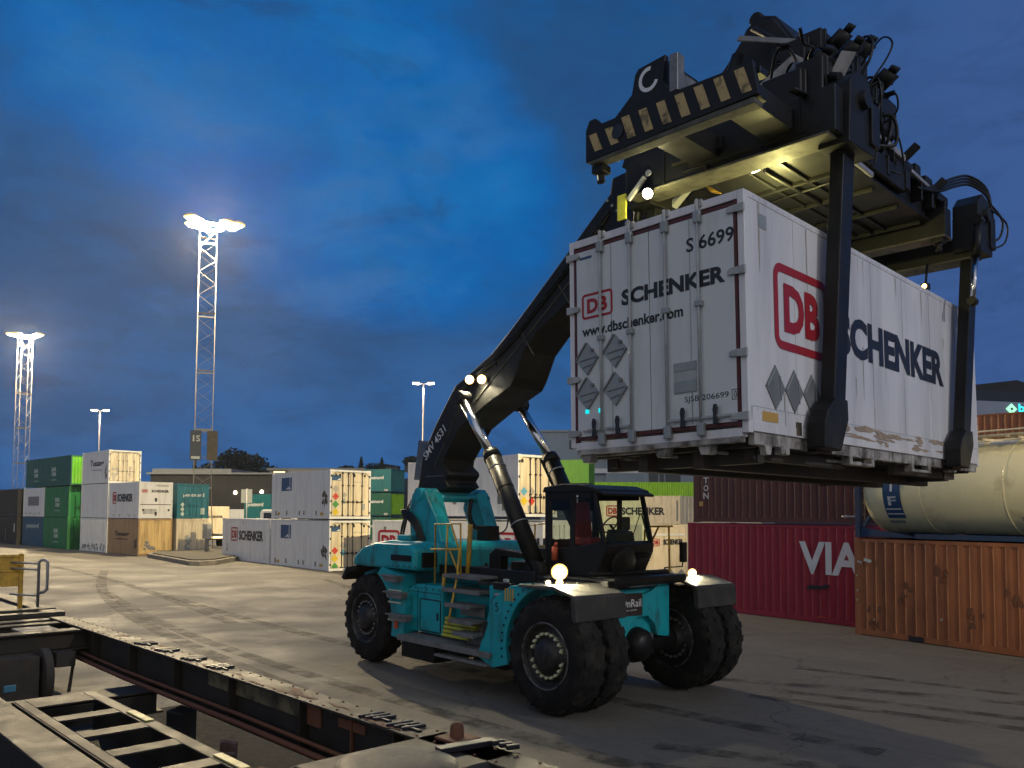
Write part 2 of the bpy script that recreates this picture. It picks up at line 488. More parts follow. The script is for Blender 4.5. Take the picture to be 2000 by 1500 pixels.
X, Y, Z = Vector((1, 0, 0)), Vector((0, 1, 0)), Vector((0, 0, 1))
def dirs(yaw):
    return Vector((math.cos(yaw), math.sin(yaw), 0)), Vector((-math.sin(yaw), math.cos(yaw), 0))
def plc(o, yaw, x, y, z=0.0):
    f, l = dirs(yaw)
    v = Vector((o[0], o[1], 0)) + f * x + l * y
    return (v.x, v.y, z)

# ================================================================== THE SETTING
def ground_mat():
    m = bpy.data.materials.new('worn_yard_asphalt')
    m.use_nodes = True
    nt = m.node_tree
    b = nt.nodes['Principled BSDF']
    tcn = nt.nodes.new('ShaderNodeTexCoord')
    def mp(rot, sc):
        n = nt.nodes.new('ShaderNodeMapping')
        n.vector_type = 'TEXTURE'
        n.inputs['Rotation'].default_value = (0, 0, rot)
        n.inputs['Scale'].default_value = sc
        nt.links.new(tcn.outputs['Object'], n.inputs[0])
        return n.outputs[0]
    def noise(vec, sc, det=6, r=.6):
        n = nt.nodes.new('ShaderNodeTexNoise')
        n.inputs['Scale'].default_value = sc; n.inputs['Detail'].default_value = det; n.inputs['Roughness'].default_value = r
        nt.links.new(vec, n.inputs['Vector'])
        return n.outputs['Fac']
    def rng(v, a, b_, c, d):
        n = nt.nodes.new('ShaderNodeMapRange')
        nt.links.new(v, n.inputs[0])
        for i, x in enumerate((a, b_, c, d)):
            n.inputs[i + 1].default_value = x
        return n.outputs[0]
    def mix(f, a, b_):
        n = nt.nodes.new('ShaderNodeMix'); n.data_type = 'RGBA'
        nt.links.new(f, n.inputs[0])
        for i, v in ((6, a), (7, b_)):
            if isinstance(v, tuple): n.inputs[i].default_value = (*v, 1)
            else: nt.links.new(v, n.inputs[i])
        return n.outputs[2]
    plain = mp(0, (1, 1, 1))
    track = mp(R(-47), (16, 1.1, 1))
    thin = mp(R(-49), (14, .22, 1))
    c = mix(rng(noise(plain, .16, 7, .62), .36, .64, 0, 1), (0.118, 0.107, 0.088), (0.158, 0.145, 0.119))
    c = mix(rng(noise(track, 1.0, 5, .6), .50, .70, 0, .24), c, (0.080, 0.074, 0.062))
    c = mix(rng(noise(track, 1.7, 5, .6), .58, .74, 0, .15), c, (0.20, 0.18, 0.145))
    c = mix(rng(noise(thin, .8, 4, .7), .60, .70, 0, .6), c, (0.06, 0.055, 0.05))
    c = mix(rng(noise(plain, 1.3, 8, .7), .55, .74, 0, .6), c, (0.06, 0.055, 0.047))
    c = mix(rng(noise(plain, 4.5, 7, .7), .50, .72, 0, .5), c, (0.062, 0.056, 0.046))
    c = mix(rng(noise(track, 9.0, 6, .7), .55, .75, 0, .35), c, (0.175, 0.160, 0.13))
    c = mix(rng(noise(plain, 26, 3, .6), .5, .8, 0, .45), c, (0.24, 0.225, 0.19))
    vo = nt.nodes.new('ShaderNodeTexVoronoi'); vo.feature = 'DISTANCE_TO_EDGE'; vo.inputs['Scale'].default_value = .16; vo.inputs['Randomness'].default_value = 1.0
    nn = nt.nodes.new('ShaderNodeTexNoise'); nn.inputs['Scale'].default_value = 1.1; nn.inputs['Detail'].default_value = 6
    nt.links.new(plain, nn.inputs['Vector']);
    va = nt.nodes.new('ShaderNodeVectorMath'); va.operation = 'ADD'
    sc2 = nt.nodes.new('ShaderNodeVectorMath'); sc2.operation = 'SCALE'; sc2.inputs['Scale'].default_value = 1.6; nt.links.new(nn.outputs['Color'], sc2.inputs[0])
    nt.links.new(plain, va.inputs[0]); nt.links.new(sc2.outputs[0], va.inputs[1]); nt.links.new(va.outputs[0], vo.inputs['Vector'])
    c = mix(rng(vo.outputs['Distance'], .0, .006, .75, 0), c, (0.035, 0.032, 0.028))
    c = mix(rng(noise(plain, .55, 6, .7), .62, .70, 0, .7), c, (0.045, 0.042, 0.038))
    nt.links.new(c, b.inputs['Base Color'])
    wet = noise(plain, .35, 5, .6)
    nt.links.new(rng(wet, .42, .66, .80, .58), b.inputs['Roughness'])
    bp = nt.nodes.new('ShaderNodeBump')
    bp.inputs['Strength'].default_value = .55; bp.inputs['Distance'].default_value = .012
    nt.links.new(noise(plain, 38, 5, .7), bp.inputs['Height'])
    nt.links.new(bp.outputs[0], b.inputs['Normal'])
    return m
GM = ground_mat()
mb = MB(); mb.add([(-330, -80, 0), (390, -80, 0), (390, 430, 0), (-330, 430, 0)], [(0, 1, 2, 3)])
struct('ground', mb, GM)

def worn(name, col, thr, sc):
    m = bpy.data.materials.new(name); m.use_nodes = True; nt = m.node_tree; b = nt.nodes['Principled BSDF']
    b.inputs['Base Color'].default_value = (*col, 1); b.inputs['Roughness'].default_value = .75
    t = nt.nodes.new('ShaderNodeTexCoord'); n = nt.nodes.new('ShaderNodeTexNoise'); n.inputs['Scale'].default_value = sc; n.inputs['Detail'].default_value = 8; n.inputs['Roughness'].default_value = .7
    r = nt.nodes.new('ShaderNodeMapRange'); nt.links.new(t.outputs['Object'], n.inputs[0]); nt.links.new(n.outputs['Fac'], r.inputs[0])
    for i, x in enumerate((thr, thr + .18, 0, .5)): r.inputs[i + 1].default_value = x
    nt.links.new(r.outputs[0], b.inputs['Alpha'])
    return m
def strip(mb, pts, w, z):
    P = [Vector((x, y, z)) for x, y in pts]; vs = []
    for i, p in enumerate(P):
        d = (P[min(i + 1, len(P) - 1)] - P[max(i - 1, 0)]).normalized(); n = Vector((-d.y, d.x, 0)) * (w / 2)
        vs += [p - n, p + n]
    mb.add(vs, [(2 * i, 2 * i + 1, 2 * i + 3, 2 * i + 2) for i in range(len(P) - 1)])
mb = MB()
def arcpts(a, b, sag, n=24):
    a = Vector(a); b = Vector(b); d = b - a; nn = Vector((-d.y, d.x)).normalized()
    return [tuple(a + d * (i / n) + nn * sag * math.sin(math.pi * i / n)) for i in range(n + 1)]
zz = .004
for a, b, sag, w in (((4.2, 14.8), (16.5, 4.6), .7, .30), ((4.9, 15.2), (17.2, 5.2), .7, .28), ((3.2, 16.6), (21.5, 6.4), .9, .34), ((6.0, 17.5), (22.5, 3.0), .3, .26), ((-14, 33), (5, 11.3), -.8, .40), ((-16, 33), (2, 10.2), -1.0, .36), ((-9, 40), (0, 17), .6, .4), ((-22, 45), (-3, 14), -1.4, .42), ((1.0, 11.0), (12.5, 2.6), .8, .36), ((2.0, 11.6), (13.6, 3.4), .8, .34), ((-30, 52), (-8, 24), .8, .4)):
    strip(mb, arcpts(a, b, sag), w, zz); zz += .0004
o = obj('tyre_marks', mb, worn('tyre_mark_rubber', (.030, .028, .026), .40, 1.6)); o['kind'] = 'structure'
mb = MB(); strip(mb, arcpts((-9.4, 20.4), (-2.9, 12.6), .1), .10, .0095); strip(mb, arcpts((-20, 40), (-9.9, 21.0), .1), .12, .0095); strip(mb, arcpts((-8, 34), (-1, 20.5), .0), .12, .0095)
o = obj('painted_line', mb, worn('worn_white_paint', (.46, .44, .38), .50, 2.6)); o['kind'] = 'structure'
# far hillside behind the yard
random.seed(4)
def hill_mesh(x0, x1, y0, depth, hf, nx=60, ny=8):
    vs = []; fs = []
    for j in range(ny + 1):
        for i in range(nx + 1):
            x = x0 + (x1 - x0) * i / nx; t = j / ny
            h = hf(x) * math.sin(min(1, t * 1.6) * math.pi / 2) * (1 + .06 * math.sin(i * 1.7 + j)) - .5
            vs.append((x + random.uniform(-2, 2), y0 + depth * t, h))
    for j in range(ny):
        for i in range(nx):
            a = j * (nx + 1) + i
            fs.append((a, a + 1, a + nx + 2, a + nx + 1))
    m_ = MB(); m_.add(vs, fs, True)
    return m_
def hf(x):
    return 11 + 5 * math.exp(-((x + 100) / 26) ** 2) + 8.5 * math.exp(-((x + 36) / 30) ** 2) + 1.6 * math.sin(x * .11) + .9 * math.sin(x * .31)
struct('hills', hill_mesh(-260, 320, 285, 120, hf), M['rock'])

tb = MB()  # ground sheet painted near black, standing in for shade under the wagon
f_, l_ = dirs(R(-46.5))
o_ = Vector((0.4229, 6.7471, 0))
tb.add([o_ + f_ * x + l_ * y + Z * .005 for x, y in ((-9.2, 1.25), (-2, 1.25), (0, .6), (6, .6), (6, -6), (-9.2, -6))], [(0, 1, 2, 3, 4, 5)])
struct('track_bed_shade', tb, mat('shade_dark_ballast', (.007, .006, .005), .9, 0, .5, 9, (.018, .015, .011), .6, (7, 7, 7), bump=.8, bscale=25))
# kerbed island round the foot of the lighting mast
isl = [(-25.6, 58.4), (-19.3, 49.8), (-18.6, 49.6), (-18.0, 50.6), (-18.2, 58), (-21, 72), (-28.5, 72), (-29, 69)]
mb = MB(); mb.prism(isl, 'z', 0, .26)
struct('kerb', mb, M['concrete'])
def inset(poly, k):
    cx = sum(p[0] for p in poly) / len(poly); cy = sum(p[1] for p in poly) / len(poly)
    return [(cx + (x - cx) * k, cy + (y - cy) * k) for x, y in poly]
mb = MB(); mb.prism(inset(isl, .90), 'z', .2, .33)
struct('island_soil', mb, M['soil'])

# ================================================================== CONTAINERS
def corr(mb, o, dv, nv, L, z0, z1, pitch=.278, depth=.036):
    # corrugated sheet: starts at o, runs L along dv, nv points out of the box
    o = Vector(o); dv = Vector(dv); nv = Vector(nv)
    n = max(2, round(L / pitch)); p = L / n
    pts = []
    for i in range(n):
        for f, d in ((0, 0), (.25, 0), (.5, -depth), (.75, -depth)):
            pts.append((i * p + f * p, d))
    pts.append((L, 0))
    vs = []
    for t, d in pts:
        q = o + dv * t + nv * d
        vs += [q + Z * z0, q + Z * z1]
    mb.add(vs, [(2 * i, 2 * i + 2, 2 * i + 3, 2 * i + 1) for i in range(len(pts) - 1)])
def castings(mb, L, W, H, s=.17, e=.006):
    for x in (-L - e, -s + e):
        for y in (-e, W - s + e):
            for z in (-.001, H - .12):
                mb.box(x, x + s, y, y + s, z, z + .121)
def locking_bars(t, W, H, ys, x0, m, hm, zhandle=.95):
    for y in ys:
        mb = MB()
        mb.cyl((x0 + .05, y, .16), (x0 + .05, y, H - .12), .022, n=8)
        for z in (.2, H * .36, H * .68, H - .2):
            mb.box(x0 + .004, x0 + .085, y - .05, y + .05, z - .035, z + .035)
        mb.box(x0 + .06, x0 + .085, y - .02 if y < W / 2 else y - .38, y + .38 if y < W / 2 else y + .02, zhandle - .02, zhandle + .02)
        mb.box(x0 + .01, x0 + .085, (y + .30 if y < W / 2 else y - .36), (y + .36 if y < W / 2 else y - .30), zhandle - .07, zhandle + .07)
        obj('locking_bar', mb, m, t)
CONT = 0
def container(label, o, yaw, x, y, z, L, W, H, cb, cf=None, side='corr', end='doors', ce=None, deco=None, group='stacked containers', bars=None, name='shipping_container', near=True):
    cf = cf or cb; ce = ce or cb
    t = thing(name, label, 'container', plc(o, yaw, x, y, z), yaw, group)
    P = .10
    mb = MB()
    if side == 'corr':
        corr(mb, (-L + P, 0, 0), X, -Y, L - 2 * P, .15, H - .08)
        corr(mb, (-L + P, W, 0), X, Y, L - 2 * P, .15, H - .08)
    else:
        mb.box(-L + P, -P, 0.012, .05, .15, H - .08)
        mb.box(-L + P, -P, W - .05, W - .012, .15, H - .08)
        if side == 'seam':
            n = 6
            for i in range(1, n):
                mb.box(-L + (L / n) * i - .022, -L + (L / n) * i + .022, -.001, .012, .17, H - .1)
    # roof, floor, back wall
    mb.box(-L + .05, -.05, .03, W - .03, H - .055, H - .03)
    mb.box(-L + .05, -.05, .05, W - .05, .10, .15)
    corr(mb, (-L + .03, P, 0), Y, -X, W - 2 * P, .15, H - .08)
    obj('body', mb, cb, t)
    if end == 'corr':
        mb = MB(); corr(mb, (-.02, P, 0), Y, X, W - 2 * P, .15, H - .08, .25)
        obj('end_wall', mb, ce, t)
    mb = MB()
    for xx in (-L, -P):
        for yy in (0, W - P):
            mb.box(xx, xx + P, yy, yy + P, .12, H - .12)
    for yy in (.0, W - .06):
        mb.box(-L + P, -P, yy + .004, yy + .056, H - .115, H - .02)
        mb.box(-L + P, -P, yy - .004, yy + .064, .02, .16)
    for xx in (-L + .004, -P + .004):
        mb.box(xx, xx + P - .008, P, W - P, H - .12, H - .012)
        mb.box(xx, xx + P - .008, P, W - P, .015, .15)
    castings(mb, L, W, H)
    obj('frame', mb, cf, t)
    if end in ('doors', 'reefer', 'ribbed'):
        for k, (ya, yb) in enumerate(((P + .01, W / 2 - .008), (W / 2 + .008, W - P - .01))):
            mb = MB()
            if end == 'ribbed':
                n = 5
                h = (H - .30) / n
                for i in range(n):
                    mb.box(-.06, -.022, ya, yb, .155 + i * h, .155 + (i + 1) * h - .07)
                    mb.box(-.06, -.04, ya, yb, .155 + (i + 1) * h - .07, .155 + (i + 1) * h)
            else:
                mb.box(-.06, -.02, ya, yb, .155, H - .125)
            if end == 'reefer':
                s_ = 1 if k == 0 else -1
                c_ = ya if k == 0 else yb
                # dark rounded gasket in the top corner
            d = obj('door', mb, ce, t)
            hy = ya - .03 if k == 0 else yb + .03
            mb = MB()
            for zz in (.35, H * .36, H * .64, H - .35):
                mb.box(-.03, .012, hy - .05, hy + .05, zz - .06, zz + .06)
            obj('hinge', mb, bars or cf, d)
        if end == 'reefer':
            mb = MB(); g = .022
            yy0, yy1, zz0, zz1 = P + .02, W - P - .02, .17, H - .14
            pts = [(yy0, zz0), (yy0, zz1 - .22), (yy0 + .22, zz1), (yy1 - .22, zz1), (yy1, zz1 - .22), (yy1, zz0), (yy0, zz0)]
            for a, b in zip(pts[:-1], pts[1:]):
                mb.bar((-.012, *a), (-.012, *b), g, g)
            obj('door_gasket', mb, M['ink'], t)
        ys = [W * .30, W * .44, W * .56, W * .78] if end == 'reefer' else [W * .22, W * .40, W * .60, W * .78]
        locking_bars(t, W, H, ys, -.02, bars or cf, M['steel'])
    elif end == 'roller':
        mb = MB(); mb.box(-.06, -.02, P + .01, W - P - .01, H * .39, H - .125); d = obj('upper_door', mb, ce, t)
        mb = MB(); mb.box(-.02, .015, W * .47, W * .53, H * .46, H * .56); obj('handle', mb, M['ink'], d)
        mb = MB(); mb.box(-.06, -.015, P + .01, W - P - .01, .155, H * .37); d = obj('lower_door', mb, ce, t)
        mb = MB(); mb.box(-.015, .02, W * .47, W * .53, H * .08, H * .18)
        for q in (.10, .86):
            mb.box(-.015, .02, W * q, W * (q + .05), H * .20, H * .26)
        obj('handle', mb, M['ink'], d)
        mb = MB(); mb.box(-.05, .0, P + .01, W - P - .01, H * .37 + .005, H * .39 - .005); obj('door_sill', mb, M['redrail'], t)
    elif end == 'plain':
        mb = MB(); mb.box(-.06, -.02, P, W - P, .15, H - .12); obj('end_wall', mb, ce, t)
    if deco:
        deco(t, L, W, H)
    return t
def s_text(t, body, x, z, w, h, m, bold=0., shear=0., e=.006, name='lettering'):
    mb = MB(); mb.text(body, (x, -e, z), X, Z, w, h, (0, 0, 0), bold, shear)
    return obj(name, mb, m, t)
def e_text(t, body, y, z, w, h, m, bold=0., e=.006, name='lettering', shear=0.):
    mb = MB(); mb.text(body, (e, y, z), Y, Z, w, h, (0, 0, 0), bold, shear)
    return obj(name, mb, m, t)
def s_patch(t, x, z, w, h, m, e=.005, name='painted_panel'):
    mb = MB(); mb.box(x, x + w, -e, -e + .004, z, z + h)
    return obj(name, mb, m, t)
def e_patch(t, y, z, w, h, m, e=.003, name='painted_panel'):
    mb = MB(); mb.box(e - .004, e, y, y + w, z, z + h)
    return obj(name, mb, m, t)
def e_rhomb(t, y, z, s, m, x=-.012):
    mb = MB(); mb.rhomb((x, y, z), Y, Z, s, s, (.006, 0, 0))
    return obj('hazard_placard', mb, m, t)
def logo(t, plane, u, z, h, w=None, e=.007):
    # red rounded frame with the two letters; plane 's' = long side, 'e' = end
    w = w or h * 1.42
    ux = X if plane == 's' else Y
    o = Vector((u, -e, z)) if plane == 's' else Vector((e, u, z))
    mb = MB()
    mb.rring(o, ux, Z, w, h, h * .10, h * .17, (0, 0, 0))
    mb.text('DB', o + ux * (w * .16) + Z * (h * .22), ux, Z, w * .68, h * .56, (0, 0, 0), .045)
    return obj('logo', mb, M['dbred'], t)
def stain(t, plane, u, z, w, h, m, seed, e=.0065, n=9):
    # irregular blot of bare rust or scraped paint
    rd = random.Random(seed)
    mb = MB()
    for k in range(n):
        cx, cz = u + rd.uniform(0, w), z + rd.uniform(0, h)
        pts = []
        for a in range(9):
            r = rd.uniform(.25, 1)
            pts.append((cx + math.cos(a * .698) * r * w * .28, cz + math.sin(a * .698) * r * h * .28))
        ee = e + k * .0006
        if plane == 's': mb.add([(x, -ee, zz) for x, zz in pts], [tuple(range(9))])
        else: mb.add([(ee, x, zz) for x, zz in pts], [tuple(range(9))])
    return obj('stain', mb, m, t)

# ---- the stack at the far left
LO, LY = (-27.33, 60.79), R(-43.7)
H0 = 2.70
GL = 'container stack at the far left'
def d_tan(t, L, W, H):
    s_text(t, 'Tuezang', -L * .76, H * .48, L * .46, H * .16, M['ink'], .02)
    s_patch(t, -L * .76, H * .42, L * .44, .05, M['ink'])
    stain(t, 's', -.65, .35, .4, .8, M['dockplate'], 3)
    stain(t, 'e', .45, .45, .75, .55, M['placdark'], 8, n=12)
container('tan container with dark script and a stained pale yellow end', LO, LY, 0, 0, 0, 5.75, 2.5, H0, M['tan'], M['tan'], 'smooth', 'corr', M['tanend'], d_tan, GL)
def d_roll(t, L, W, H):
    logo(t, 's', -L * .86, H * .40, H * .34, H * .26)
    s_text(t, 'SCHENKER', -L * .70, H * .46, L * .50, H * .22, M['ink'], .045)
    logo(t, 'e', W * .08, H * .70, .26, .42)
    e_text(t, 'SCHENKER', W * .36, H * .71, W * .52, .2, M['ink'], .045)
    e_patch(t, W * .12, H * .12, W * .40, H * .14, M['seam'], -.012)
    e_patch(t, W * .50, H * .88, W * .38, .12, M['seam'])
    for q in (.12, .3, .6, .8):
        stain(t, 's', -L * q - .2, .12, .3, .22, M['dockplate'], int(q * 100), n=4)
container('white container with red logo and roller doors facing right, resting on the tan container', LO, LY, 0, -.02, H0 + .02, 5.75, 2.5, 2.72, M['white'], M['white'], 'smooth', 'roller', M['white'], d_roll, GL)
def d_w0(t, L, W, H):
    for k in range(8):
        stain(t, 's', -L + .3 + k * .65, .16, .5, .45, M['dockplate'], 20 + k, n=5)
container('plain white corrugated container scraped rusty along its bottom, left of the tan container', LO, LY, -5.85, -.05, 0, 5.7, 2.5, H0, M['white'], M['white'], 'corr', 'doors', None, d_w0, GL)
container('plain off-white smooth container between two stacked ones, left of the white roller door container', LO, LY, -5.85, -.05, H0 + .02, 5.7, 2.5, 2.72, M['white'], M['white'], 'smooth', 'doors', None, None, GL)
def d_top(t, L, W, H):
    s_text(t, 'Tuezang', -L * .68, H * .48, L * .50, H * .24, M['ink'], .02)
    s_text(t, 'Tuezang', -L * .66, H * .38, L * .42, H * .06, M['placdark'])
    stain(t, 's', -.75, .5, .45, .9, M['dockplate'], 12)
    for y in (.34, .62):
        for z in (.72, 1.12):
            e_rhomb(t, y, z, .34, M['greypl'])
    for y, z in ((1.62, .72), ):
        e_rhomb(t, y, z, .34, M['greypl'])
    e_patch(t, 1.55, 1.1, .2, .25, M['greypl'], -.012)
    e_patch(t, .3, .22, .22, .4, M['greypl'], -.012)
container('white container with doors painted lamplit cream, on top of the left stack', LO, LY, -5.85, -.05, 2 * H0 + .06, 5.7, 2.5, 2.62, M['white'], M['white'], 'smooth', 'reefer', M['cream'], d_top, GL, bars=M['steel'])
def d_green(two):
    def f(t, L, W, H):
        for u in two:
            s_text(t, 'BNIK', -L * u, H * .50, 1.15, .36, M['paleink'], .03)
            s_text(t, 'GEMK', -L * u, H * .34, 1.2, .34, M['paleink'], .03)
            s_patch(t, -L * u - .1, H * .20, 1.3, .05, M['paleink'])
        for z in (.4, .85, 1.3):
            e_rhomb(t, W * .5, z, .42, M['paleink'])
    return f
GO = -14.0
container('green container with two white letterings and a bright green end, top of its column', LO, LY, GO, -.1, 2 * H0 + .05, 12.0, 2.44, 2.6, M['pinegreen'], M['pinegreen'], 'smooth', 'corr', M['brightgreen'], d_green((.40, .80)), GL)
container('green container under the green one with two letterings, beside a small white container', LO, LY, GO - .3, -.1, H0 + .02, 6.1, 2.44, 2.66, M['green'], M['green'], 'smooth', 'doors', None, d_green((.55,)), GL)
container('bright mid green container at ground level left of the rusty white one', LO, LY, GO - .3, -.15, 0, 6.1, 2.44, H0, M['green'], M['green'], 'smooth', 'doors', None, d_green((.55,)), GL)
def d_sw(t, L, W, H):
    s_patch(t, -L * .76, H * .38, L * .52, H * .32, M['placdark'])
    for k in range(4):
        stain(t, 's', -L + .6 + k * 1.2, .16, .6, .2, M['dockplate'], 50 + k, n=4)
container('grubby white container with a dark grey panel, on the blue container', LO, LY, GO - 6.6, -.1, H0 + .02, 5.9, 2.44, 2.66, M['white'], M['white'], 'smooth', 'doors', None, d_sw, GL)
def d_bl(t, L, W, H):
    s_text(t, 'postnord', -L * .80, H * .58, L * .58, H * .2, M['paleink'], .02)
container('slate blue container with a pale wordmark at ground level under the grubby white one', LO, LY, GO - 6.6, -.1, 0, 5.9, 2.44, H0, M['blue'], M['blue'], 'smooth', 'doors', None, d_bl, GL)
def d_dk(t, L, W, H):
    s_text(t, 'DFDS', -L * .7, H * .40, L * .5, H * .2, M['paleink'], .01)
container('unmarked black container beside the grubby white one, on a black one', LO, LY, -27.2, -.4, H0 + .02, 5.8, 2.44, 2.66, M['charcoal'], None, 'corr', 'doors', None, None, GL)
def d_dk2(t, L, W, H):
    s_text(t, 'I', -.95, H * .45, .3, H * .3, M['paleink'], .02)
    s_patch(t, -L * .62, .2, .12, H * .5, M['steel'])
container('black container with one narrow pale mark at ground level by the blue one', LO, LY, -27.2, -.4, 0, 5.8, 2.44, H0, M['charcoal'], None, 'corr', 'doors', None, d_dk2, GL)
container('black lettered container at the left edge of the photo, upper of two', LO, LY, -33.6, -.5, H0 + .02, 12.0, 2.44, 2.66, M['charcoal'], None, 'smooth', 'doors', None, d_dk, GL)
container('black lettered container at the left edge of the photo, lower of two', LO, LY, -33.6, -.5, 0, 12.0, 2.44, H0, M['charcoal'], None, 'smooth', 'doors', None, d_dk, GL)
# second row, seen to the right of the tan one
def d_pn(t, L, W, H):
    e_text(t, 'postnord', W * .18, H * .60, W * .66, H * .13, M['wink'], .02, e=.02)
    for z in (.35, .70, 1.05):
        e_rhomb(t, W * .17, z, .36, M['paleink'], .005)
    e_patch(t, W * .74, H * .12, .3, .5, M['paleink'], .02)
container('blue teal container with ribbed doors and white wordmark, behind the lighting mast', LO, LY, .2, 2.75, H0 + .02, 6.0, 2.5, 2.66, M['teal2'], M['teal2'], 'smooth', 'ribbed', M['teal2'], d_pn, GL)
def d_cr(t, L, W, H):
    stain(t, 'e', .55, .3, .7, 1.0, M['placard'], 61, n=12)
container('cream container with grey stains on its corrugated end, behind the mast foot', LO, LY, .2, 2.75, 0, 6.0, 2.5, H0, M['cream'], M['cream'], 'smooth', 'corr', M['cream'], d_cr, GL)

# ---- white stack in the middle
SO, SY = (-10.0, 45.54), R(-50.1)
HS = 2.80
GS = 'white containers in the middle rows'
def d_reef(low):
    def f(t, L, W, H):
        s_patch(t, -L * .82, H * .60, L * .185, H * .29, M['logo_blue'], -.0105)
        mb = MB()
        for k, (dx, dz) in enumerate(((0, 0), (.2, .12), (.42, .05))):
            mb.prism([(-L * .75 + dx, H * .635), (-L * .75 + dx + .32, H * .635), (-L * .75 + dx + .30, H * .66 + dz)], 'y', .001 - k * .001, .003 - k * .001)
        obj('emblem', mb, M['wink'], t)
        e_patch(t, .13, H * .78, .55, H * .11, M['logo_blue'], -.012)
        mb = MB(); mb.prism([(.42, H * .79), (.66, H * .79), (.62, H * .83)], 'x', -.011, -.008); obj('emblem', mb, M['wink'], t)
        cols = (M['redpl'], M['yellowpl'], M['greenpl']) if low else (M['greypl'], M['redpl'], M['greenpl'], M['yellowpl'])
        z = 1.12 if low else 1.68
        for c in cols:
            e_rhomb(t, .36, z, .42, c); z -= .43
        if low:
            e_rhomb(t, .86, 1.40, .40, M['greypl']); e_rhomb(t, .86, 1.0, .40, M['bluepl'])
        else:
            e_rhomb(t, .90, 1.35, .30, M['greypl']); e_patch(t, .76, .85, .2, .3, M['placard'], -.01)
        e_patch(t, 2.0, .5, .2, .36, M['placard'], -.01)
        mb = MB()
        for y in (.3, .55, 1.45, 2.1):
            mb.box(-.018, -.006, y, y + .12, H - .38, H - .22)
        obj('vent', mb, M['ink'], t)
        e_text(t, 'SJSB 206699', 1.5, H - .72, .72, .09, M['placard'], 0, e=-.012)
        mb = MB()
        for u in (.92, .72, .50, .42, .22):
            mb.box(-L * u, -L * u + .1, -.012, .006, .2, .46)
        mb.box(-L * .92, -L * .92 + .4, -.012, .006, .17, .2)
        obj('lifting_pocket', mb, M['dockplate'], t)
        mb = MB()
        for u in (.885, .15):
            mb.box(-L * u, -L * u + .38, -.004, .008, .2, .36)
        obj('scuff_plate', mb, M['gold'], t)
        stain(t, 's', -.85, .75, .55, .75, M['dockplate'], 70 + low, -.003, n=14)
    return f
container('white reefer with blue emblem panel and four coloured placards, upper of two', SO, SY, 0, 0, HS + .06, 7.62, 2.55, HS - .06, M['white'], M['white'], 'seam', 'reefer', M['cream'], d_reef(0), GS, bars=M['ink'])  # both reefers' doors are painted cream for the floodlight on them
container('white reefer with blue emblem panel and two columns of placards, lower of two', SO, SY, 0, 0, 0, 7.62, 2.55, HS - .02, M['white'], M['white'], 'seam', 'reefer', M['cream'], d_reef(1), GS, bars=M['ink'])
def d_dbs(t, L, W, H):
    logo(t, 's', -L * .80, H * .46, H * .33, 1.15)
    s_text(t, 'SCHENKER', -L * .62, H * .49, L * .50, H * .23, M['ink'], .045)
    s_patch(t, -L * .55, H * .88, .1, .16, M['placard'])
    stain(t, 's', -L * .9, .6, .4, .5, M['placard'], 81, n=7)
container('white container with red logo and black wordmark, end to end with the lower white reefer', SO, SY, -7.85, 0, 0, 7.8, 2.55, HS, M['white'], M['white'], 'smooth', 'doors', None, d_dbs, GS)

# ---- row behind the reach stacker
def d_long(t, L, W, H):
    logo(t, 's', -L * .275, H * .40, H * .42, 1.5)
    s_text(t, 'SCHENKER', -L * .275 + 1.8, H * .44, 3.4, H * .3, M['ink'], .045)
    logo(t, 's', -L * .96, H * .40, H * .42, 1.5)
    mb = MB()
    for u in (.30, .92):
        mb.box(-L * u, -L * u + .12, -.006, .02, H * .80, H * .88)
    obj('vent', mb, M['placdark'], t)
RO, RY = (1.42, 38.0), R(-34)
container('white container with red logo behind the boom tower, carrying the tall reefer', RO, RY, 0, 0, 0, 10.6, 2.5, 2.84, M['white'], M['white'], 'smooth', 'doors', None, d_long, GS)
def d_tall(t, L, W, H):
    for x, c in ((.38, M['bluepl']), (.86, M['greypl'])):
        e_rhomb(t, x, 1.22, .44, c)
    for x, c in ((.38, M['yellowpl']), (.86, M['redpl'])):
        e_rhomb(t, x, .76, .44, c)
    e_patch(t, .62, .25, .2, .3, M['placard'], -.01)
    e_patch(t, 1.02, .22, .2, .3, M['placard'], -.01)
    s_patch(t, -1.55, .62, .42, .62, M['placdark'], -.009)
    s_patch(t, -1.2, .3, .3, .6, M['placdark'], -.008)
    mb = MB()
    for u in (.55, .33, .80):
        mb.box(-L * u, -L * u + .3, -.006, .02, .62, .82)
    obj('vent', mb, M['placdark'], t)
    mb = MB(); mb.prism([(-3.35, .12), (-2.45, .12), (-2.45, .45), (-2.7, .58), (-3.1, .58), (-3.35, .4)], 'y', -.02, .01); obj('scuff_plate', mb, M['gold'], t)
    mb = MB(); mb.box(-.018, -.006, .2, .34, H - .4, H - .24); mb.box(-.018, -.006, 2.1, 2.24, H - .4, H - .24); obj('vent', mb, M['ink'], t)
container('tall white reefer with doors painted lamplit cream and four placards, between boom and cab', (.29, 39.0), R(-50), 0, 0, 3.05, 9.5, 2.5, 2.98, M['white'], M['white'], 'seam', 'reefer', M['cream'], d_tall, GS, bars=M['ink'])
container('plain white container under the tall white reefer, hidden behind the cab', (.29, 39.0), R(-50), 0, 2.2, 0, 9.5, 2.5, 2.9, M['white'], M['white'], 'smooth', 'doors', None, None, GS)
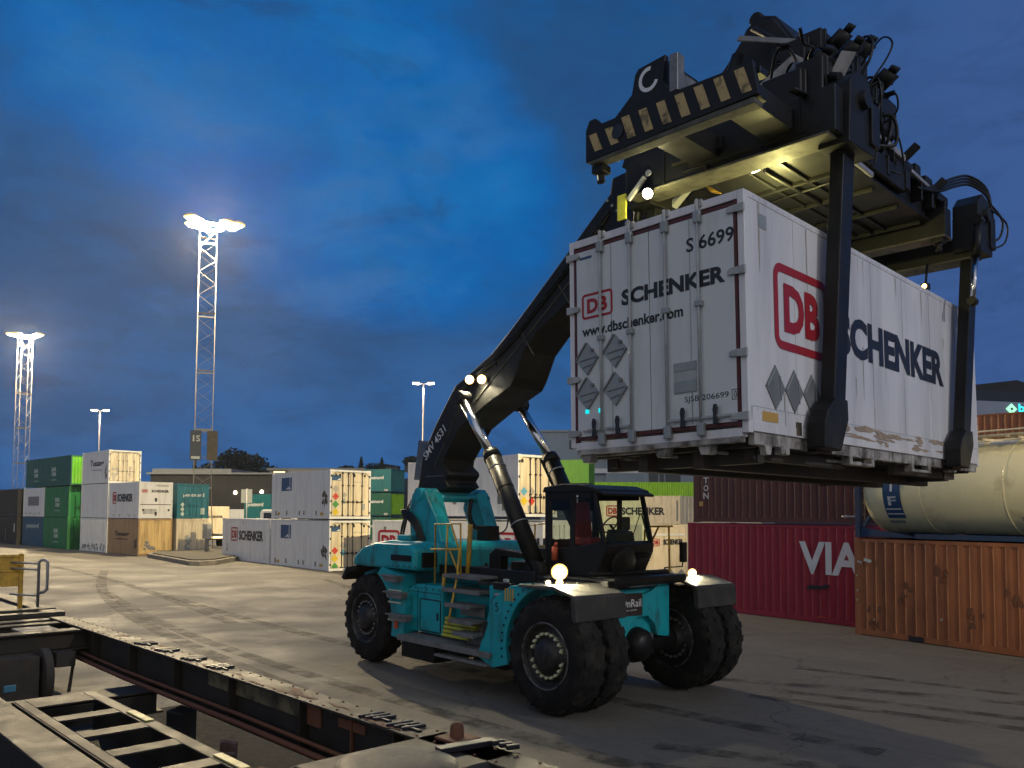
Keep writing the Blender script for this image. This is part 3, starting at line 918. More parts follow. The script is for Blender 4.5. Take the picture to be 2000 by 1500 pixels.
def d_schlow(t, L, W, H):
    logo(t, 'e', W * .20, H * .64, .34, .46)
    e_text(t, 'SCHENKER', W * .46, H * .66, W * .44, .26, M['ink'], .045)
    for y in (.62, .86):
        e_rhomb(t, W * y, .42, .56, M['placdark'], -.01)
    e_text(t, 'SJSB 206699', W * .34, .62, .5, .1, M['ink'], 0)
    e_patch(t, W * .08, H * .81, W * .86, .1, M['white'], .012)
container('cream white container end with red logo and two dark placards, right of the cab', (5.9, 37.5), R(-62), 0, 0, 0, 7.6, 2.6, 2.75, M['cream'], M['cream'], 'smooth', 'plain', M['cream'], d_schlow, GS)
def d_sch2(t, L, W, H):
    logo(t, 's', -L * .86, H * .26, H * .40, 1.25)
    s_text(t, 'SCHENKER', -L * .68, H * .32, L * .50, H * .27, M['ink'], .045)
    s_patch(t, -.42, .3, .16, H * .72, M['placdark'])
container('white container with black wordmark seen through the cab windscreen', (15.3, 75.0), R(-24), 0, 0, 2.35, 8.2, 2.5, 2.6, M['cream'], M['cream'], 'smooth', 'doors', None, d_sch2, GS)
container('cream container holding up the wordmark container, mostly hidden behind the cab', (15.3, 75.0), R(-24), 0, 0, 0, 8.2, 2.5, 2.33, M['cream'], M['cream'], 'smooth', 'doors', None, None, GS)
def d_crm(t, L, W, H):
    logo(t, 's', -L + 1.35, H * .22, H * .48, 1.6)
container('cream corrugated container with part of a red logo, next to the maroon one', (18.5, 61.5), R(-12), 0, 0, 2.5, 5.9, 2.5, 2.12, M['cream'], M['cream'], 'corr', 'doors', None, d_crm, GS)
container('cream container carrying the corrugated cream one, hidden behind the crimson container', (18.5, 61.5), R(-12), 0, 0, 0, 5.9, 2.5, 2.48, M['cream'], M['cream'], 'corr', 'doors', None, None, GS)
GG = 'green and teal containers far back'
container('leaf green container with a corrugated end, above the cab roof', (8.36, 90), R(-20), 0, 0, 6.6, 4.2, 2.5, 2.6, M['leafgreen'], M['leafgreen'], 'smooth', 'corr', M['leafgreen'], None, GG)
for k_, z_ in ((0, 0), (1, 3.3)):
    container(('navy container at the bottom of the column under the leaf green one', 'navy container directly under the leaf green one')[k_], (8.36, 90), R(-20), 0, 0, z_, 4.2, 2.5, 3.28, M['navy'], M['navy'], 'smooth', 'corr', None, None, GG)
def d_lime(t, L, W, H):
    s_text(t, 'I', -L * .55, .55, .5, .8, M['paleink'], .02)
    s_patch(t, -L * .58, .2, 2.6, .12, M['paleink'])
container('long lime green corrugated container above the white wordmark container', (22.2, 99.0), R(-6), 0, 0, 4.6, 12.6, 2.5, 2.55, M['lime'], M['lime'], 'corr', 'doors', None, d_lime, GG)
container('long green container carrying the lime green one, hidden behind the white rows', (22.2, 99.0), R(-6), 0, 0, 1.9, 12.6, 2.5, 2.68, M['leafgreen'], M['leafgreen'], 'corr', 'doors', None, None, GG)
def d_pn2(t, L, W, H):
    s_text(t, 'postnord', -L * .86, H * .50, L * .58, H * .19, M['wink'], .02)
    mb = MB()
    for u in (.93, .24):
        mb.box(-L * u, -L * u + .5, -.02, .02, .05, .3)
    obj('lifting_pocket', mb, M['seam'], t)
PO, PY = (-14.6, 100.0), R(-24)
for k_, (z_, c_, ce_, lb_) in enumerate(((0, 'pinegreen', 'lime', 'dark green container with white wordmark at the bottom of the teal stack behind the tower'),
                                     (2.95, 'pinegreen', 'lime', 'dark green container with white wordmark and lime end, middle of the teal stack'),
                                     (5.85, 'tealc', 'tealc', 'dark teal container with white wordmark topping the stack right of the white reefers'))):
    container(lb_, PO, PY, 0, 0, z_, 3.9, 3.1, 2.75, M[c_], M[c_], 'smooth', 'corr', M[ce_], d_pn2, GG)
container('dark teal container with pale wordmark seen past the left end of the white reefers', (-25.6, 88.0), R(-24), 0, 0, 2.3, 3.6, 2.5, 2.9, M['tealc'], M['tealc'], 'smooth', 'doors', None, d_pn2, GG)
container('dark teal container under the wordmarked teal one, left of the white reefers', (-25.6, 88.0), R(-24), 0, 0, 0, 3.6, 2.5, 2.28, M['tealc'], M['tealc'], 'smooth', 'doors', None, None, GG)
def d_far(t, L, W, H):
    s_text(t, 'SCHENKER', -L * .7, H * .5, L * .45, H * .15, M['ink'], .045)
    logo(t, 's', -L * .86, H * .48, H * .2, .5)
container('small far white container with faint lettering right of the cream truck body', (-31.0, 96.0), R(-30), 0, 0, .4, 4.8, 2.5, 3.2, M['white'], None, 'smooth', 'doors', None, d_far, GS)
container('small far white container with a red logo beside the teal one', (-27.6, 94.0), R(-30), 0, 0, .4, 3.2, 2.5, 3.15, M['white'], None, 'smooth', 'doors', None, d_far, GS)

# ---- right side: crimson, maroon, orange, tank
GR = 'containers at the right edge'
VO, VY = (9.83, 23.92), R(-53)
def d_via(t, L, W, H):
    s_text(t, 'VIA', -1.92, H * .49, 2.05, .98, M['wink'], .03)
    mb = MB(); mb.prism([(-1.62, .98), (-1.25, 1.0), (-.98, 1.04), (-.92, 1.12), (-1.0, 1.16), (-1.18, 1.10), (-1.5, 1.11), (-1.66, 1.06)], 'y', -.03, -.004)
    obj('stain', mb, M['ink'], t)
    mb = MB(); mb.box(-1.3, -1.0, -.03, .0, .17, .19); obj('reflector', mb, M['redpl'], t)
container('crimson container with large white letters, at ground level behind the front wheel', VO, VY, .15, 0, 0, 6.3, 2.44, 2.92, M['crimson'], None, 'corr', 'corr', None, d_via, GR)
def d_ton(t, L, W, H):
    for k, c in enumerate('NOT'):
        w = {'N': .22, 'O': .20, 'T': .23}[c]
        s_text(t, c, -L + .55 - w / 2, 0.80 + k * .26, w, .205, M['wink'], .01)
    mb = MB(); mb.box(-L + .26, -L + .42, -.01, .0, .55, .71); obj('sticker', mb, M['gold'], t)
container('maroon brown container with vertical white letters on top of the crimson one', VO, VY, .15, 0, 2.94, 6.05, 2.44, 2.9, M['brown'], None, 'corr', 'corr', None, d_ton, GR)
OO, OY = (9.31, 22.58), R(-58.5)
LOR = 12.19
oo = plc(OO, OY, LOR, 0)
def d_or(t, L, W, H):
    mb = MB()
    mb.box(-L + 1.55, -L + 1.95, -.012, .05, .02, .15)
    obj('fork_pocket', mb, M['ink'], t)
    mb = MB()
    for k, (x, z) in enumerate(((.05, 1.55), (.06, 1.15), (.55, .42), (.05, .9), (2.4, .62))):
        mb.box(-L + x, -L + x + .05, -.012, .0, z, z + .05)
    obj('chipped_paint', mb, M['greypl'], t)
    mb = MB(); mb.bar((-L + .30, -.012, 2.02), (-L + .52, -.012, 1.97), .012, .08); obj('sticker', mb, M['paleink'], t)
    mb = MB(); mb.bar((-L + .10, -.012, 1.96), (-L + .24, -.012, 1.93), .012, .06); obj('sticker', mb, M['greypl'], t)
    for s_ in range(9):
        stain(t, 's', -L + .4 + s_ * .9, .3 + (s_ * 37 % 5) * .3, .35, .5, M['rust'], 90 + s_, .004, n=4)
container('rusty orange corrugated container at the right edge, under the cream tank', oo, OY, 0, 0, 0, LOR, 2.44, 2.59, M['orange'], None, 'corr', 'corr', None, d_or, GR)
# tank container on top of it
t = thing('tank_container', 'cream cylindrical tank in a blue frame on top of the orange container', 'tank container', plc(oo, OY, 0, 0, 2.61), OY, GR)
LT = 12.15; x0 = -LT + .08
def tankprof(r=1.16):
    p = [(0.01, .02), (.6, .035), (.92, .08), (1.06, .15), (1.135, .25), (r, .38)]
    p += [(r, LT - 1.1), (1.05, LT - .8), (.8, LT - .62), (0.01, LT - .52)]
    return p
mb = MB(); mb.lathe([(r, h + .02) for r, h in tankprof()], (-LT, 1.22, 1.28), X, 56)
obj('tank', mb, M['tank'], t)
mb = MB()
for h in (1.85, 3.9, 5.05, 7.6, 9.6):
    mb.lathe([(1.161, h - .02), (1.174, h - .015), (1.174, h + .015), (1.161, h + .02)], (-LT, 1.22, 1.28), X, 56)
obj('cladding_band', mb, M['tank'], t)
mb = MB()
for xx in (-LT, -.14):
    for yy in (0, 2.3):
        mb.box(xx, xx + .14, yy, yy + .14, 0, 2.56)
    mb.box(xx + .004, xx + .136, .14, 2.3, 0, .14); mb.box(xx + .004, xx + .136, .14, 2.3, 2.42, 2.556)
    mb.bar((xx + .07, .14, .14), (xx + .07, 1.2, 1.2), .1, .08); mb.bar((xx + .07, 2.3, .14), (xx + .07, 1.3, 1.2), .1, .08)
for yy in (.03, 2.31):
    mb.prism([(-LT + .14, .02), (-LT + 1.7, .02), (-LT + 1.2, .13), (-LT + .14, .26)], 'y', yy, yy + .1)
    mb.box(-LT + 1.7, -1.7, yy + .01, yy + .09, 0.0, .12)  # rails added to draw the black shadow line beneath the tank
mb.box(-LT + .3, -.3, .13, 2.31, .005, .03)  # dark plate added beneath the tank to stand in for shadow
obj('frame', mb, M['tankblue'], t)
mb = MB()
mb.box(-LT + .3, -.3, .35, .75, 2.50, 2.54); mb.box(-LT + .3, -.3, 1.7, 2.1, 2.50, 2.54)
for k in range(14):
    xx = -LT + .5 + k * .84
    mb.box(xx, xx + .06, .3, 2.14, 2.44, 2.50)
mb.tube([(-LT + .3, .32, 2.62), (-.3, .32, 2.62)], .022); 
for k in range(6):
    mb.cyl((-LT + .5 + k * 2.2, .32, 2.46), (-LT + .5 + k * 2.2, .32, 2.62), .018, n=6)
obj('walkway', mb, M['cream'], t)
def on_tank(h, ang, r=1.178):
    a = R(ang)
    return (-LT + h, 1.22 - r * math.cos(a), 1.28 + r * math.sin(a))
def tank_patch(name, h0, h1, a0, a1, m, r=1.178, n=10):
    mb = MB(); vs = []
    for i in range(n + 1):
        a = a0 + (a1 - a0) * i / n
        vs += [on_tank(h0, a, r), on_tank(h1, a, r)]
    mb.add(vs, [(2 * i, 2 * i + 1, 2 * i + 3, 2 * i + 2) for i in range(n)], True)
    return obj(name, mb, m, t)
tank_patch('banner', .80, 1.30, -40, 42, M['logo_blue'])
mb = MB()
for k, c in enumerate('FIS'):
    a = -21 + k * 18
    p = Vector(on_tank(.93 if c != 'I' else 1.015, a, 1.186))
    up = Vector((0, math.sin(R(a + 7)), math.cos(R(a + 7))))
    mb.text(c, p, X, up, .24 if c != 'I' else .07, .24, (0, 0, 0), .02)
for a, w in ((-27, .42), (-34, .46)):
    p = Vector(on_tank(.84, a, 1.184)); up = Vector((0, math.sin(R(a)), math.cos(R(a))))
    mb.add([p, p + X * w, p + X * w + up * .035, p + up * .035], [(0, 1, 2, 3)])
obj('lettering', mb, M['wink'], t)
tank_patch('data_plate', .78, 1.22, -49, -44, M['placard'])
tank_patch('data_plate', 4.2, 4.5, -44, -37, M['placard'])
mb = MB()
for q in (.15, .35, .55):
    mb.cyl((-LT - .09, q, .1), (-LT - .09, q, 2.4), .016, n=6)
for k in range(7):
    mb.cyl((-LT - .09, .12, .3 + k * .32), (-LT - .09, .58, .3 + k * .32), .013, n=6)
mb.cyl((-LT - .02, .35, .55), (-LT - .5, .1, .55), .03, n=8)
obj('ladder', mb, M['galv'], t)
t = container('red brown corrugated container whose top shows above the cream tank', (28.6, 31.2), R(-44), 0, 0, 5.3, 12.2, 2.44, 2.6, M['orange'], None, 'corr', 'corr', None, None, GR)
container('red brown container in the hidden middle of the stack behind the tank', (28.6, 31.2), R(-44), 0, 0, 2.65, 12.2, 2.44, 2.6, M['brown'], None, 'corr', 'corr', None, None, GR)
container('red brown container at the hidden foot of the stack behind the tank', (28.6, 31.2), R(-44), 0, 0, 0, 12.2, 2.44, 2.6, M['brown'], None, 'corr', 'corr', None, None, GR)

# ================================================================== THE REACH STACKER
KO, KY = (2.098, 14.559, 0), -0.8542
K = thing('reach_stacker', 'teal reach stacker with black boom raised, holding a white container aloft', 'reach stacker', KO, KY)

def wheel(x, yo, ny, Rr=.945, w=.48, nuts='nutpaint'):
    # yo = outer face, ny = direction of that face along y
    mb = MB()
    prof = [(.47, .06), (.53, .0), (.66, -.015), (.80, .0), (.885, .045), (.925, .10), (.935, w / 2), (.925, w - .10), (.885, w - .045), (.80, w), (.66, w + .015), (.53, w), (.47, w - .06)]
    o = Vector((x, yo, Rr)); ax = Vector((0, -ny, 0))
    s_ = Rr / .95
    mb.lathe([(r * s_, h) for r, h in prof], o, ax, 48)
    n = 22
    for k in range(n):
        for half in (0, 1):
            a = 2 * math.pi * (k + .5 * half) / n
            rd = Vector((math.cos(a), 0, math.sin(a))); tg = Vector((-math.sin(a), 0, math.cos(a)))
            h0, h1 = ((.015, w * .56), (w * .44, w - .015))[half]
            sk = .05 if half else -.05
            A = o + rd * (Rr - .013) + ax * h0; B = o + rd * (Rr - .008) + ax * h1 + tg * sk
            r_in = .915 * s_
            vs = []
            for P_, hh in ((A, h0), (B, h1)):
                edge = min(hh, w - hh)
                top = Rr if edge > .09 else Rr - .055
                bc = o + ax * hh + tg * ((P_ - o).dot(tg))
                for dt, rr in ((-.058, r_in - (.05 if edge < .09 else 0)), (.058, r_in - (.05 if edge < .09 else 0)), (.048, top), (-.048, top)):
                    vs.append(bc + tg * dt + rd * rr)
            mb.add(vs, [(0, 1, 2, 3), (4, 7, 6, 5), (0, 4, 5, 1), (1, 5, 6, 2), (2, 6, 7, 3), (3, 7, 4, 0)])
    wh = obj('wheel', mb, M['rubber'], K)
    mb = MB()
    mb.lathe([(.515, .012), (.525, .004), (.505, -.004), (.485, .02), (.46, .10), (.42, .13), (.41, .10), (.30, .09), (.26, .06), (.24, -.02), (.19, -.05), (.001, -.05)], o, ax, 40)
    mb.lathe([(.47, w - .06), (.40, w - .02), (.2, w - .02), (.001, w - .02)], o, ax, 32)
    obj('rim', mb, M['wheel'], wh)
    mb = MB()
    mb.lathe([(.535, -.004), (.528, -.016), (.512, -.014), (.508, .0)], o, ax, 40)
    obj('rim_flange', mb, mat('worn_rim_edge', (.16, .155, .14), .5, .5, .3, 9, (.02, .02, .02), .9, (6, 6, 6), thr=(.45, .6)), wh)
    mb = MB()
    for k in range(20):
        a = 2 * math.pi * k / 20
        if k in (0, 10): continue
        c = o + Vector((math.cos(a), 0, math.sin(a))) * .345 + ax * .075
        mb.cyl(c, c - ax * .06, .030, .022, n=6)
        mb.bar(c + Vector((-math.sin(a), 0, math.cos(a))) * -.04 - ax * .006, c + Vector((-math.sin(a), 0, math.cos(a))) * .04 - ax * .006, .012, .05, up=(0, 1, 0))
    obj('wheel_nuts', mb, M[nuts], wh)
wheel(0, -2.08, -1); wheel(0, -1.54, -1, nuts='steel')
wheel(0, 1.04, -1, nuts='steel'); wheel(0, 2.08, 1, nuts='steel')
wheel(-5.97, -1.75, -1, nuts='steel'); wheel(-5.97, 1.75, 1, nuts='steel')

# --- chassis
mb = MB()
mb.box(-6.9, .15, -.70, .70, 1.0, 1.90)
mb.prism([(-4.52, .84), (-4.52, 1.66), (-4.2, 1.78), (-3.36, 1.78), (-3.36, .84)], 'y', -1.62, -.70)       # near side tank
mb.prism([(-3.36, .84), (-3.36, 1.66), (-1.50, 1.66), (-1.50, .84)], 'y', -1.30, -.70)
mb.prism([(-4.52, .84), (-4.52, 1.8), (-1.4, 1.8), (-1.4, .84)], 'y', .70, 1.62)
mb.box(-1.95, -1.2, -1.62, -1.3, 1.05, 1.90)
mb.box(-1.2, -.3, -1.60, -.7, 1.70, 1.98)
mb.box(-1.2, -.3, .7, 1.60, 1.70, 1.96)
obj('chassis', mb, M['teal'], K, .025)
# near side arch panel round the front wheel
def arc(cx, cz, r, a0, a1, n=14):
    return [(cx + r * math.cos(R(a0 + (a1 - a0) * i / n)), cz + r * math.sin(R(a0 + (a1 - a0) * i / n))) for i in range(n + 1)]
for s_ in (-1, 1):
    y0, y1 = sorted((s_ * 1.98, s_ * 1.60))
    mb = MB()
    mb.prism([(-1.42, .55), (-1.83, .70), (-1.60, 1.25), (-1.42, 1.72), (-.95, 1.98), (-.25, 2.02), (.05, 1.98)] + arc(0, .95, 1.06, 88, 196, 16), 'y', y0, y1)
    obj('wheel_arch_panel', mb, M['teal'], K, .015)
for s_ in (-1, 1):
    y0, y1 = sorted((s_ * 1.78, s_ * 1.40))
    mb = MB()
    mb.prism([(-4.46, .66), (-4.40, 1.3), (-4.62, 1.95), (-5.3, 2.06)] + arc(-5.97, .95, 1.10, 62, -14, 12), 'y', y0, y1)
    obj('rear_mudguard', mb, M['teal'], K, .015)
# nose
mb = MB()
mb.prism([(-.62, 1.80), (-.62, 1.42), (-.46, 1.12), (-.38, 1.2), (-.30, 1.32), (-.12, 1.43), (.14, 1.43), (.32, 1.28), (.38, 1.08), (.62, 1.04), (.66, 1.2), (.62, 1.95), (.5, 2.05), (.30, 1.88), (.1, 1.82)], 'x', .15, .26)
mb.prism([(-.2, 1.0), (.26, 1.04), (.26, 1.95), (.0, 2.06), (-.7, 2.06), (-.7, 1.0)], 'y', .62, .72)
mb.prism([(-.2, 1.3), (.26, 1.42), (.26, 1.80), (.0, 1.98), (-.7, 1.98), (-.7, 1.3)], 'y', -.72, -.62)
mb.prism([(-.7, 1.90), (-.05, 1.90), (.15, 1.84), (.15, 1.80), (-.7, 1.80)], 'y', -.62, .62)
obj('nose_frame', mb, M['teal'], K, .015)
mb = MB()
for yy in (.18, .30):
    mb.box(.12, .2, yy, yy + .045, .78, 1.1)
mb.box(.1, .16, .14, .40, 1.0, 1.12)
obj('tow_hook', mb, M['steel'], K, .01)
mb = MB()
mb.cyl((0, -1.0, .95), (0, 1.04, .95), .21, n=20)
mb.lathe([(.001, -.36), (.16, -.33), (.27, -.22), (.32, 0), (.27, .2), (.16, .3), (.001, .3)], (.1, -.05, .95), (1, 0, 0), 24)
obj('axle', mb, M['black'], K)
mb = MB(); mb.cyl((-5.97, -1.3, .95), (-5.97, 1.3, .95), .16, n=16); obj('axle', mb, M['black'], K)
# sign on the nose
mb = MB(); mb.prism([(-.66, 1.48), (-.04, 1.46), (-.04, 1.84), (-.66, 1.86)], 'x', .262, .285)
sg = obj('sign', mb, mat('brown_black_sign', (.03, .022, .02), .4), K, .006)
mb = MB(); mb.text('OnRail', (.288, -.60, 1.615), Y, Z, .52, .135, (0, 0, 0), .008); mb.text('SJSB 206699', (.288, -.50, 1.545), Y, Z, .3, .03, (0, 0, 0), 0)
obj('lettering', mb, M['wink'], sg)
# front fenders with rubber flaps
for s_ in (-1, 1):
    y0, y1 = sorted((s_ * 2.10, s_ * .96))
    mb = MB()
    mb.prism([(-.62, 1.99), (-.60, 2.03), (.20, 2.05), (.38, 2.0), (.66, 1.93), (.66, 1.89), (.36, 1.96), (.2, 2.0)], 'y', y0, y1)
    for q in (.25, .7):
        mb.cyl((.05, y0 + q, 2.05), (.05, y0 + q, 2.075), .02, n=8)
    f = obj('front_fender', mb, mat('worn_fender_plate', (.10, .10, .088), .6, .2, .3, 6, GRIME, .7, (4, 4, 4), bump=.3, bscale=30), K, .008)
    mb = MB()
    mb.prism([(.655, 1.935), (.70, 1.88), (.72, 1.54), (.66, 1.52), (.62, 1.6), (.60, 1.89)], 'y', y0 - .01, y1 + .01)
    obj('rubber_flap', mb, M['flap'], f, .012)
mb = MB()
mb.prism([(-6.95, 1.75), (-6.75, 1.98), (-6.3, 2.05), (-6.3, 1.95), (-6.7, 1.85), (-6.85, 1.7)], 'y', -1.78, -1.3)
mb.prism([(-6.95, 1.75), (-6.75, 1.98), (-6.3, 2.05), (-6.3, 1.95), (-6.7, 1.85), (-6.85, 1.7)], 'y', 1.3, 1.78)
obj('rear_flap', mb, M['rubber'], K, .01)
# rear hood / counterweight
mb = MB()
mb.prism([(-7.15, 1.2), (-7.15, 2.02), (-6.98, 2.32), (-6.6, 2.52), (-5.9, 2.60), (-4.15, 2.60), (-4.06, 2.5), (-4.06, 1.98), (-6.4, 1.98), (-6.6, 1.2)], 'y', -1.20, 1.20)
mb.prism([(-6.55, 2.04), (-6.5, 2.25), (-6.15, 2.46), (-5.6, 2.56), (-4.35, 2.56), (-4.12, 2.46), (-4.12, 2.04)], 'y', -1.74, -1.20)
mb.prism([(-6.55, 2.04), (-6.5, 2.25), (-6.15, 2.46), (-5.6, 2.56), (-4.35, 2.56), (-4.12, 2.46), (-4.12, 2.04)], 'y', 1.20, 1.74)
hd = obj('rear_hood', mb, M['teal'], K, .09)
mb = MB(); mb.box(-4.95, -4.25, -1.765, -1.735, 2.22, 2.34); mb.box(-4.08, -4.045, -1.6, -1.25, 2.1, 2.4)
for k in range(3): mb.box(-4.95, -4.25, -1.775, -1.76, 2.235 + k * .035, 2.25 + k * .035)
obj('grille', mb, M['black'], hd)
mb = MB(); mb.box(-5.75, -5.25, -1.1, -.8, 2.6, 2.72); obj('cap', mb, M['teal'], hd, .03)
# service door
mb = MB()
mb.box(-4.06, -3.42, -1.632, -1.618, .90, 1.48)
sd = obj('service_door', mb, M['teal'], K, .006)
mb = MB()
mb.rring((-4.09, -1.634, .87), X, Z, .70, .64, .022, .06, (0, 0, 0)); mb.box(-3.5, -3.46, -1.65, -1.63, 1.12, 1.26)
obj('seal', mb, M['ink'], sd)
# running board and boxes under it
mb = MB()
mb.box(-4.3, -1.42, -2.02, -1.35, .745, .80); mb.box(-4.3, -1.42, -2.03, -2.015, .70, .81)
mb.box(-3.0, -1.5, -2.06, -1.86, .555, .60)
obj('running_board', mb, M['grip'], K, .006)
mb = MB()
mb.box(-4.55, -3.42, -1.75, -.9, .32, .72); mb.box(-3.1, -2.7, -1.7, -1.0, .5, .72); mb.box(-2.4, -1.5, -1.62, -.9, .45, .72)
mb.box(-4.4, -1.6, .9, 1.7, .4, .8)
for x in (-2.95, -1.55): mb.box(x, x + .05, -1.98, -1.93, .58, .75)
obj('battery_box', mb, M['black'], K, .015)
# stairs on the near side
for (x0, x1, z, y0, y1) in ((-2.55, -1.92, 1.00, -2.0, -1.62), (-2.75, -2.08, 1.20, -1.92, -1.52), (-3.05, -2.30, 1.46, -1.80, -1.4), (-3.30, -2.14, 1.72, -1.68, -1.2), (-3.34, -2.20, 1.98, -1.62, -.75)):
    mb = MB(); mb.box(x0, x1, y0, y1, z, z + .05); mb.box(x0, x1, y0 - .003, y0 + .02, z - .02, z + .055)
    mb.box(x0 + .02, x1 - .02, y1 - .03, y1, z - .2, z)
    obj('stair_tread', mb, M['grip'], K, .006)
mb = MB()
for k in range(5):
    mb.box(-3.26, -2.42 + .04 * k, -1.70 + .02 * k, -1.60 + .02 * k, .86 + .075 * k, .915 + .075 * k)
obj('step_riser', mb, M['limey'], K, .005)
# ladder on the rear mudguard
for (x0, x1, z) in ((-5.05, -4.42, 1.90), (-4.92, -4.26, 1.58), (-4.82, -4.10, 1.14)):
    mb = MB(); mb.box(x0, x1, -1.98, -1.78, z, z + .03); mb.prism([(x0 + .06, z), (x1, z), (x1 - .04, z - .10), (x0 + .1, z - .10)], 'y', -1.94, -1.80)
    obj('ladder_step', mb, M['grip'], K, .006)
mb = MB()
for z in (1.60, 1.36, 1.0):
    mb.box(-4.98, -4.52, -1.80, -1.785, z, z + .03)
obj('reflective_strip', mb, mat('reflective_strip', (.75, .72, .5), .4), K)
mb = MB(); mb.box(-4.75, -4.62, -1.81, -1.785, .86, 1.02); obj('rear_lamp', mb, M['orangered'], K)
mb = MB(); mb.box(-4.76, -4.61, -1.815, -1.785, 1.03, 1.10); obj('reflector', mb, M['wink'], K)
# deck
mb = MB()
mb.box(-4.05, -.55, -1.15, 1.4, 2.0, 2.09); mb.box(-4.05, -1.2, -1.2, -1.12, 1.92, 2.16)
mb.prism([(-3.05, 2.09), (-3.05, 2.4), (-2.85, 2.52), (-1.9, 2.44), (-1.9, 2.34), (-2.7, 2.36), (-2.72, 2.09)], 'y', -.72, -.5)
mb.box(-2.7, -1.7, -.45, .9, 2.09, 2.26)
mb.box(-2.9, -2.2, .3, .8, 2.2, 2.5)
mb.box(-1.75, .42, -1.06, .98, 1.985, 2.10); mb.box(-.1, .46, -.95, .95, 2.02, 2.13)
mb.cyl((-.15, -.92, 2.16), (.1, .9, 2.16), .04)
obj('deck', mb, M['black'], K, .02)
mb = MB(); mb.cyl((.3, -.4, 1.97), (.32, .25, 1.98), .03); obj('grab_bar', mb, M['galv'], K)
mb = MB(); mb.box(-1.76, -1.60, -1.655, -1.615, 1.58, 1.78); mb.box(-1.5, -1.35, -1.68, -1.64, 1.98, 2.05); obj('work_box', mb, M['seam'], K, .02)
mb = MB(); mb.cyl((-1.68, -1.68, 1.62), (-1.28, -1.66, 1.60), .13); mb.box(-1.75, -1.25, -1.7, -1.6, 1.85, 1.98); obj('air_filter', mb, M['black'], K, .02)
mb = MB()
for x in (-4.18, -3.40): mb.box(x, x + .012, -1.626, -1.618, .88, 1.72)
mb.box(-4.5, -3.38, -1.626, -1.618, 1.62, 1.632)
mb.box(-1.9, -1.25, -1.626, -1.618, 1.42, 1.432)
obj('panel_seam', mb, M['ink'], K)
mb = MB()
for k in range(15):
    a = R(96 + k * 6.6); p = Vector((1.16 * math.cos(a), -1.985, .95 + 1.16 * math.sin(a))); mb.cyl(p, p + Vector((0, -.014, 0)), .018, n=6)
for k in range(6):
    p = Vector((-4.45 + k * .2, -1.625, 1.70)); mb.cyl(p, p + Vector((0, -.014, 0)), .014, n=6)
for k in range(5):
    p = Vector((-4.9 + k * .2, -1.745, 2.12)); mb.cyl(p, p + Vector((0, -.014, 0)), .014, n=6)
obj('bolts', mb, M['black'], K)
# lettering on the side
mb = MB()
mb.text('KON', (-1.88, -1.636, 1.12), X, Z, .26, .11, (0, 0, 0), .02)
obj('lettering', mb, M['wink'], K)
mb = MB()
mb.text('5', (-1.34, -1.986, 1.52), X, Z, .09, .15, (0, 0, 0), 0); mb.prism([(-1.66, 1.0), (-1.66, 1.32), (-1.52, 1.32)], 'y', -1.99, -1.983); mb.box(-1.76, -1.70, -1.64, -1.624, 1.3, 1.5)
obj('side_mark', mb, M['ink'], K)
mb = MB()
for k in range(4): mb.box(-1.08 + k * .065, -1.05 + k * .065, -1.99, -1.984, 1.72, 1.93)
obj('warning_mark', mb, M['yellow'], K)
# --- rear tower
for s_ in (-1, 1):
    y0, y1 = sorted((s_ * .88, s_ * .60))
    mb = MB()
    mb.prism([(-5.62, 3.30), (-5.52, 3.62), (-5.30, 3.72), (-5.02, 3.66), (-4.90, 3.46), (-4.62, 3.12), (-4.40, 2.6), (-4.08, 1.92), (-5.3, 1.92), (-5.55, 2.5)] if s_ < 0 else
             [(-5.62, 3.30), (-5.52, 3.62), (-5.30, 3.72), (-5.02, 3.66), (-4.86, 3.3), (-4.55, 2.6), (-4.12, 1.92), (-5.5, 1.92), (-5.45, 2.2), (-5.35, 2.7), (-5.42, 2.95)], 'y', y0, y1)
    tw = obj('boom_tower', mb, M['teal'], K, .03)
    mb = MB()
    mb.bar((-5.0, s_ * .62, 3.62), (-4.18, s_ * .62, 1.98), .28, .05, up=(1, 0, .5))
    obj('front_flange', mb, M['teal'], tw, .01)
mb = MB()
mb.cyl((-5.02, -.86, 3.52), (-5.02, .86, 3.52), .085, n=16)
mb.cyl((-5.25, -.92, 3.60), (-5.25, .92, 3.60), .14, n=20)
mb.prism([(-5.0, 1.92), (-4.7, 2.3), (-4.3, 2.0), (-4.2, 1.9)], 'y', -.6, .6)
obj('tower_tie', mb, M['teal'], K)
mb = MB()
mb.box(-4.72, -4.36, .30, .66, 2.60, 2.92)
obj('valve_block', mb, M['black'], K, .02)
HOSES = [([(-5.85 + .05 * k, -.93 - .02 * k, 3.25 - .05 * k), (-5.55 + .02 * k, -.94 - .02 * k, 3.22 - .05 * k), (-5.2, -.94 - .02 * k, 3.0 - .05 * k), (-4.9, -.94 - .02 * k, 2.5 - .05 * k), (-4.72 - .01 * k, -.94 - .02 * k, 1.95)], .028) for k in range(4)]
HOSES += [([(-5.7, -.5, 3.75), (-6.0, -.6, 3.3), (-6.05, -.7, 2.9), (-5.8, -.9, 2.6), (-5.4, -.9, 2.5)], .03),
          ([(-5.6, -.4, 3.9), (-6.05, -.5, 3.5), (-6.25, -.6, 3.0), (-6.2, -.7, 2.7)], .03),
          ([(-4.9, .3, 3.5), (-4.85, .2, 3.2), (-4.8, .25, 2.95), (-4.6, .35, 2.8), (-4.5, .5, 2.85)], .05),
          ([(-4.6, .4, 2.6), (-4.4, .2, 2.3), (-4.0, .0, 2.1)], .03),
          ([(-4.5, .60, 2.6), (-4.15, .5, 2.35), (-3.9, .3, 2.1)], .035),
          ([(-4.45, .58, 2.7), (-3.4, .0, 2.85), (-2.6, -.6, 3.1)], .016)]
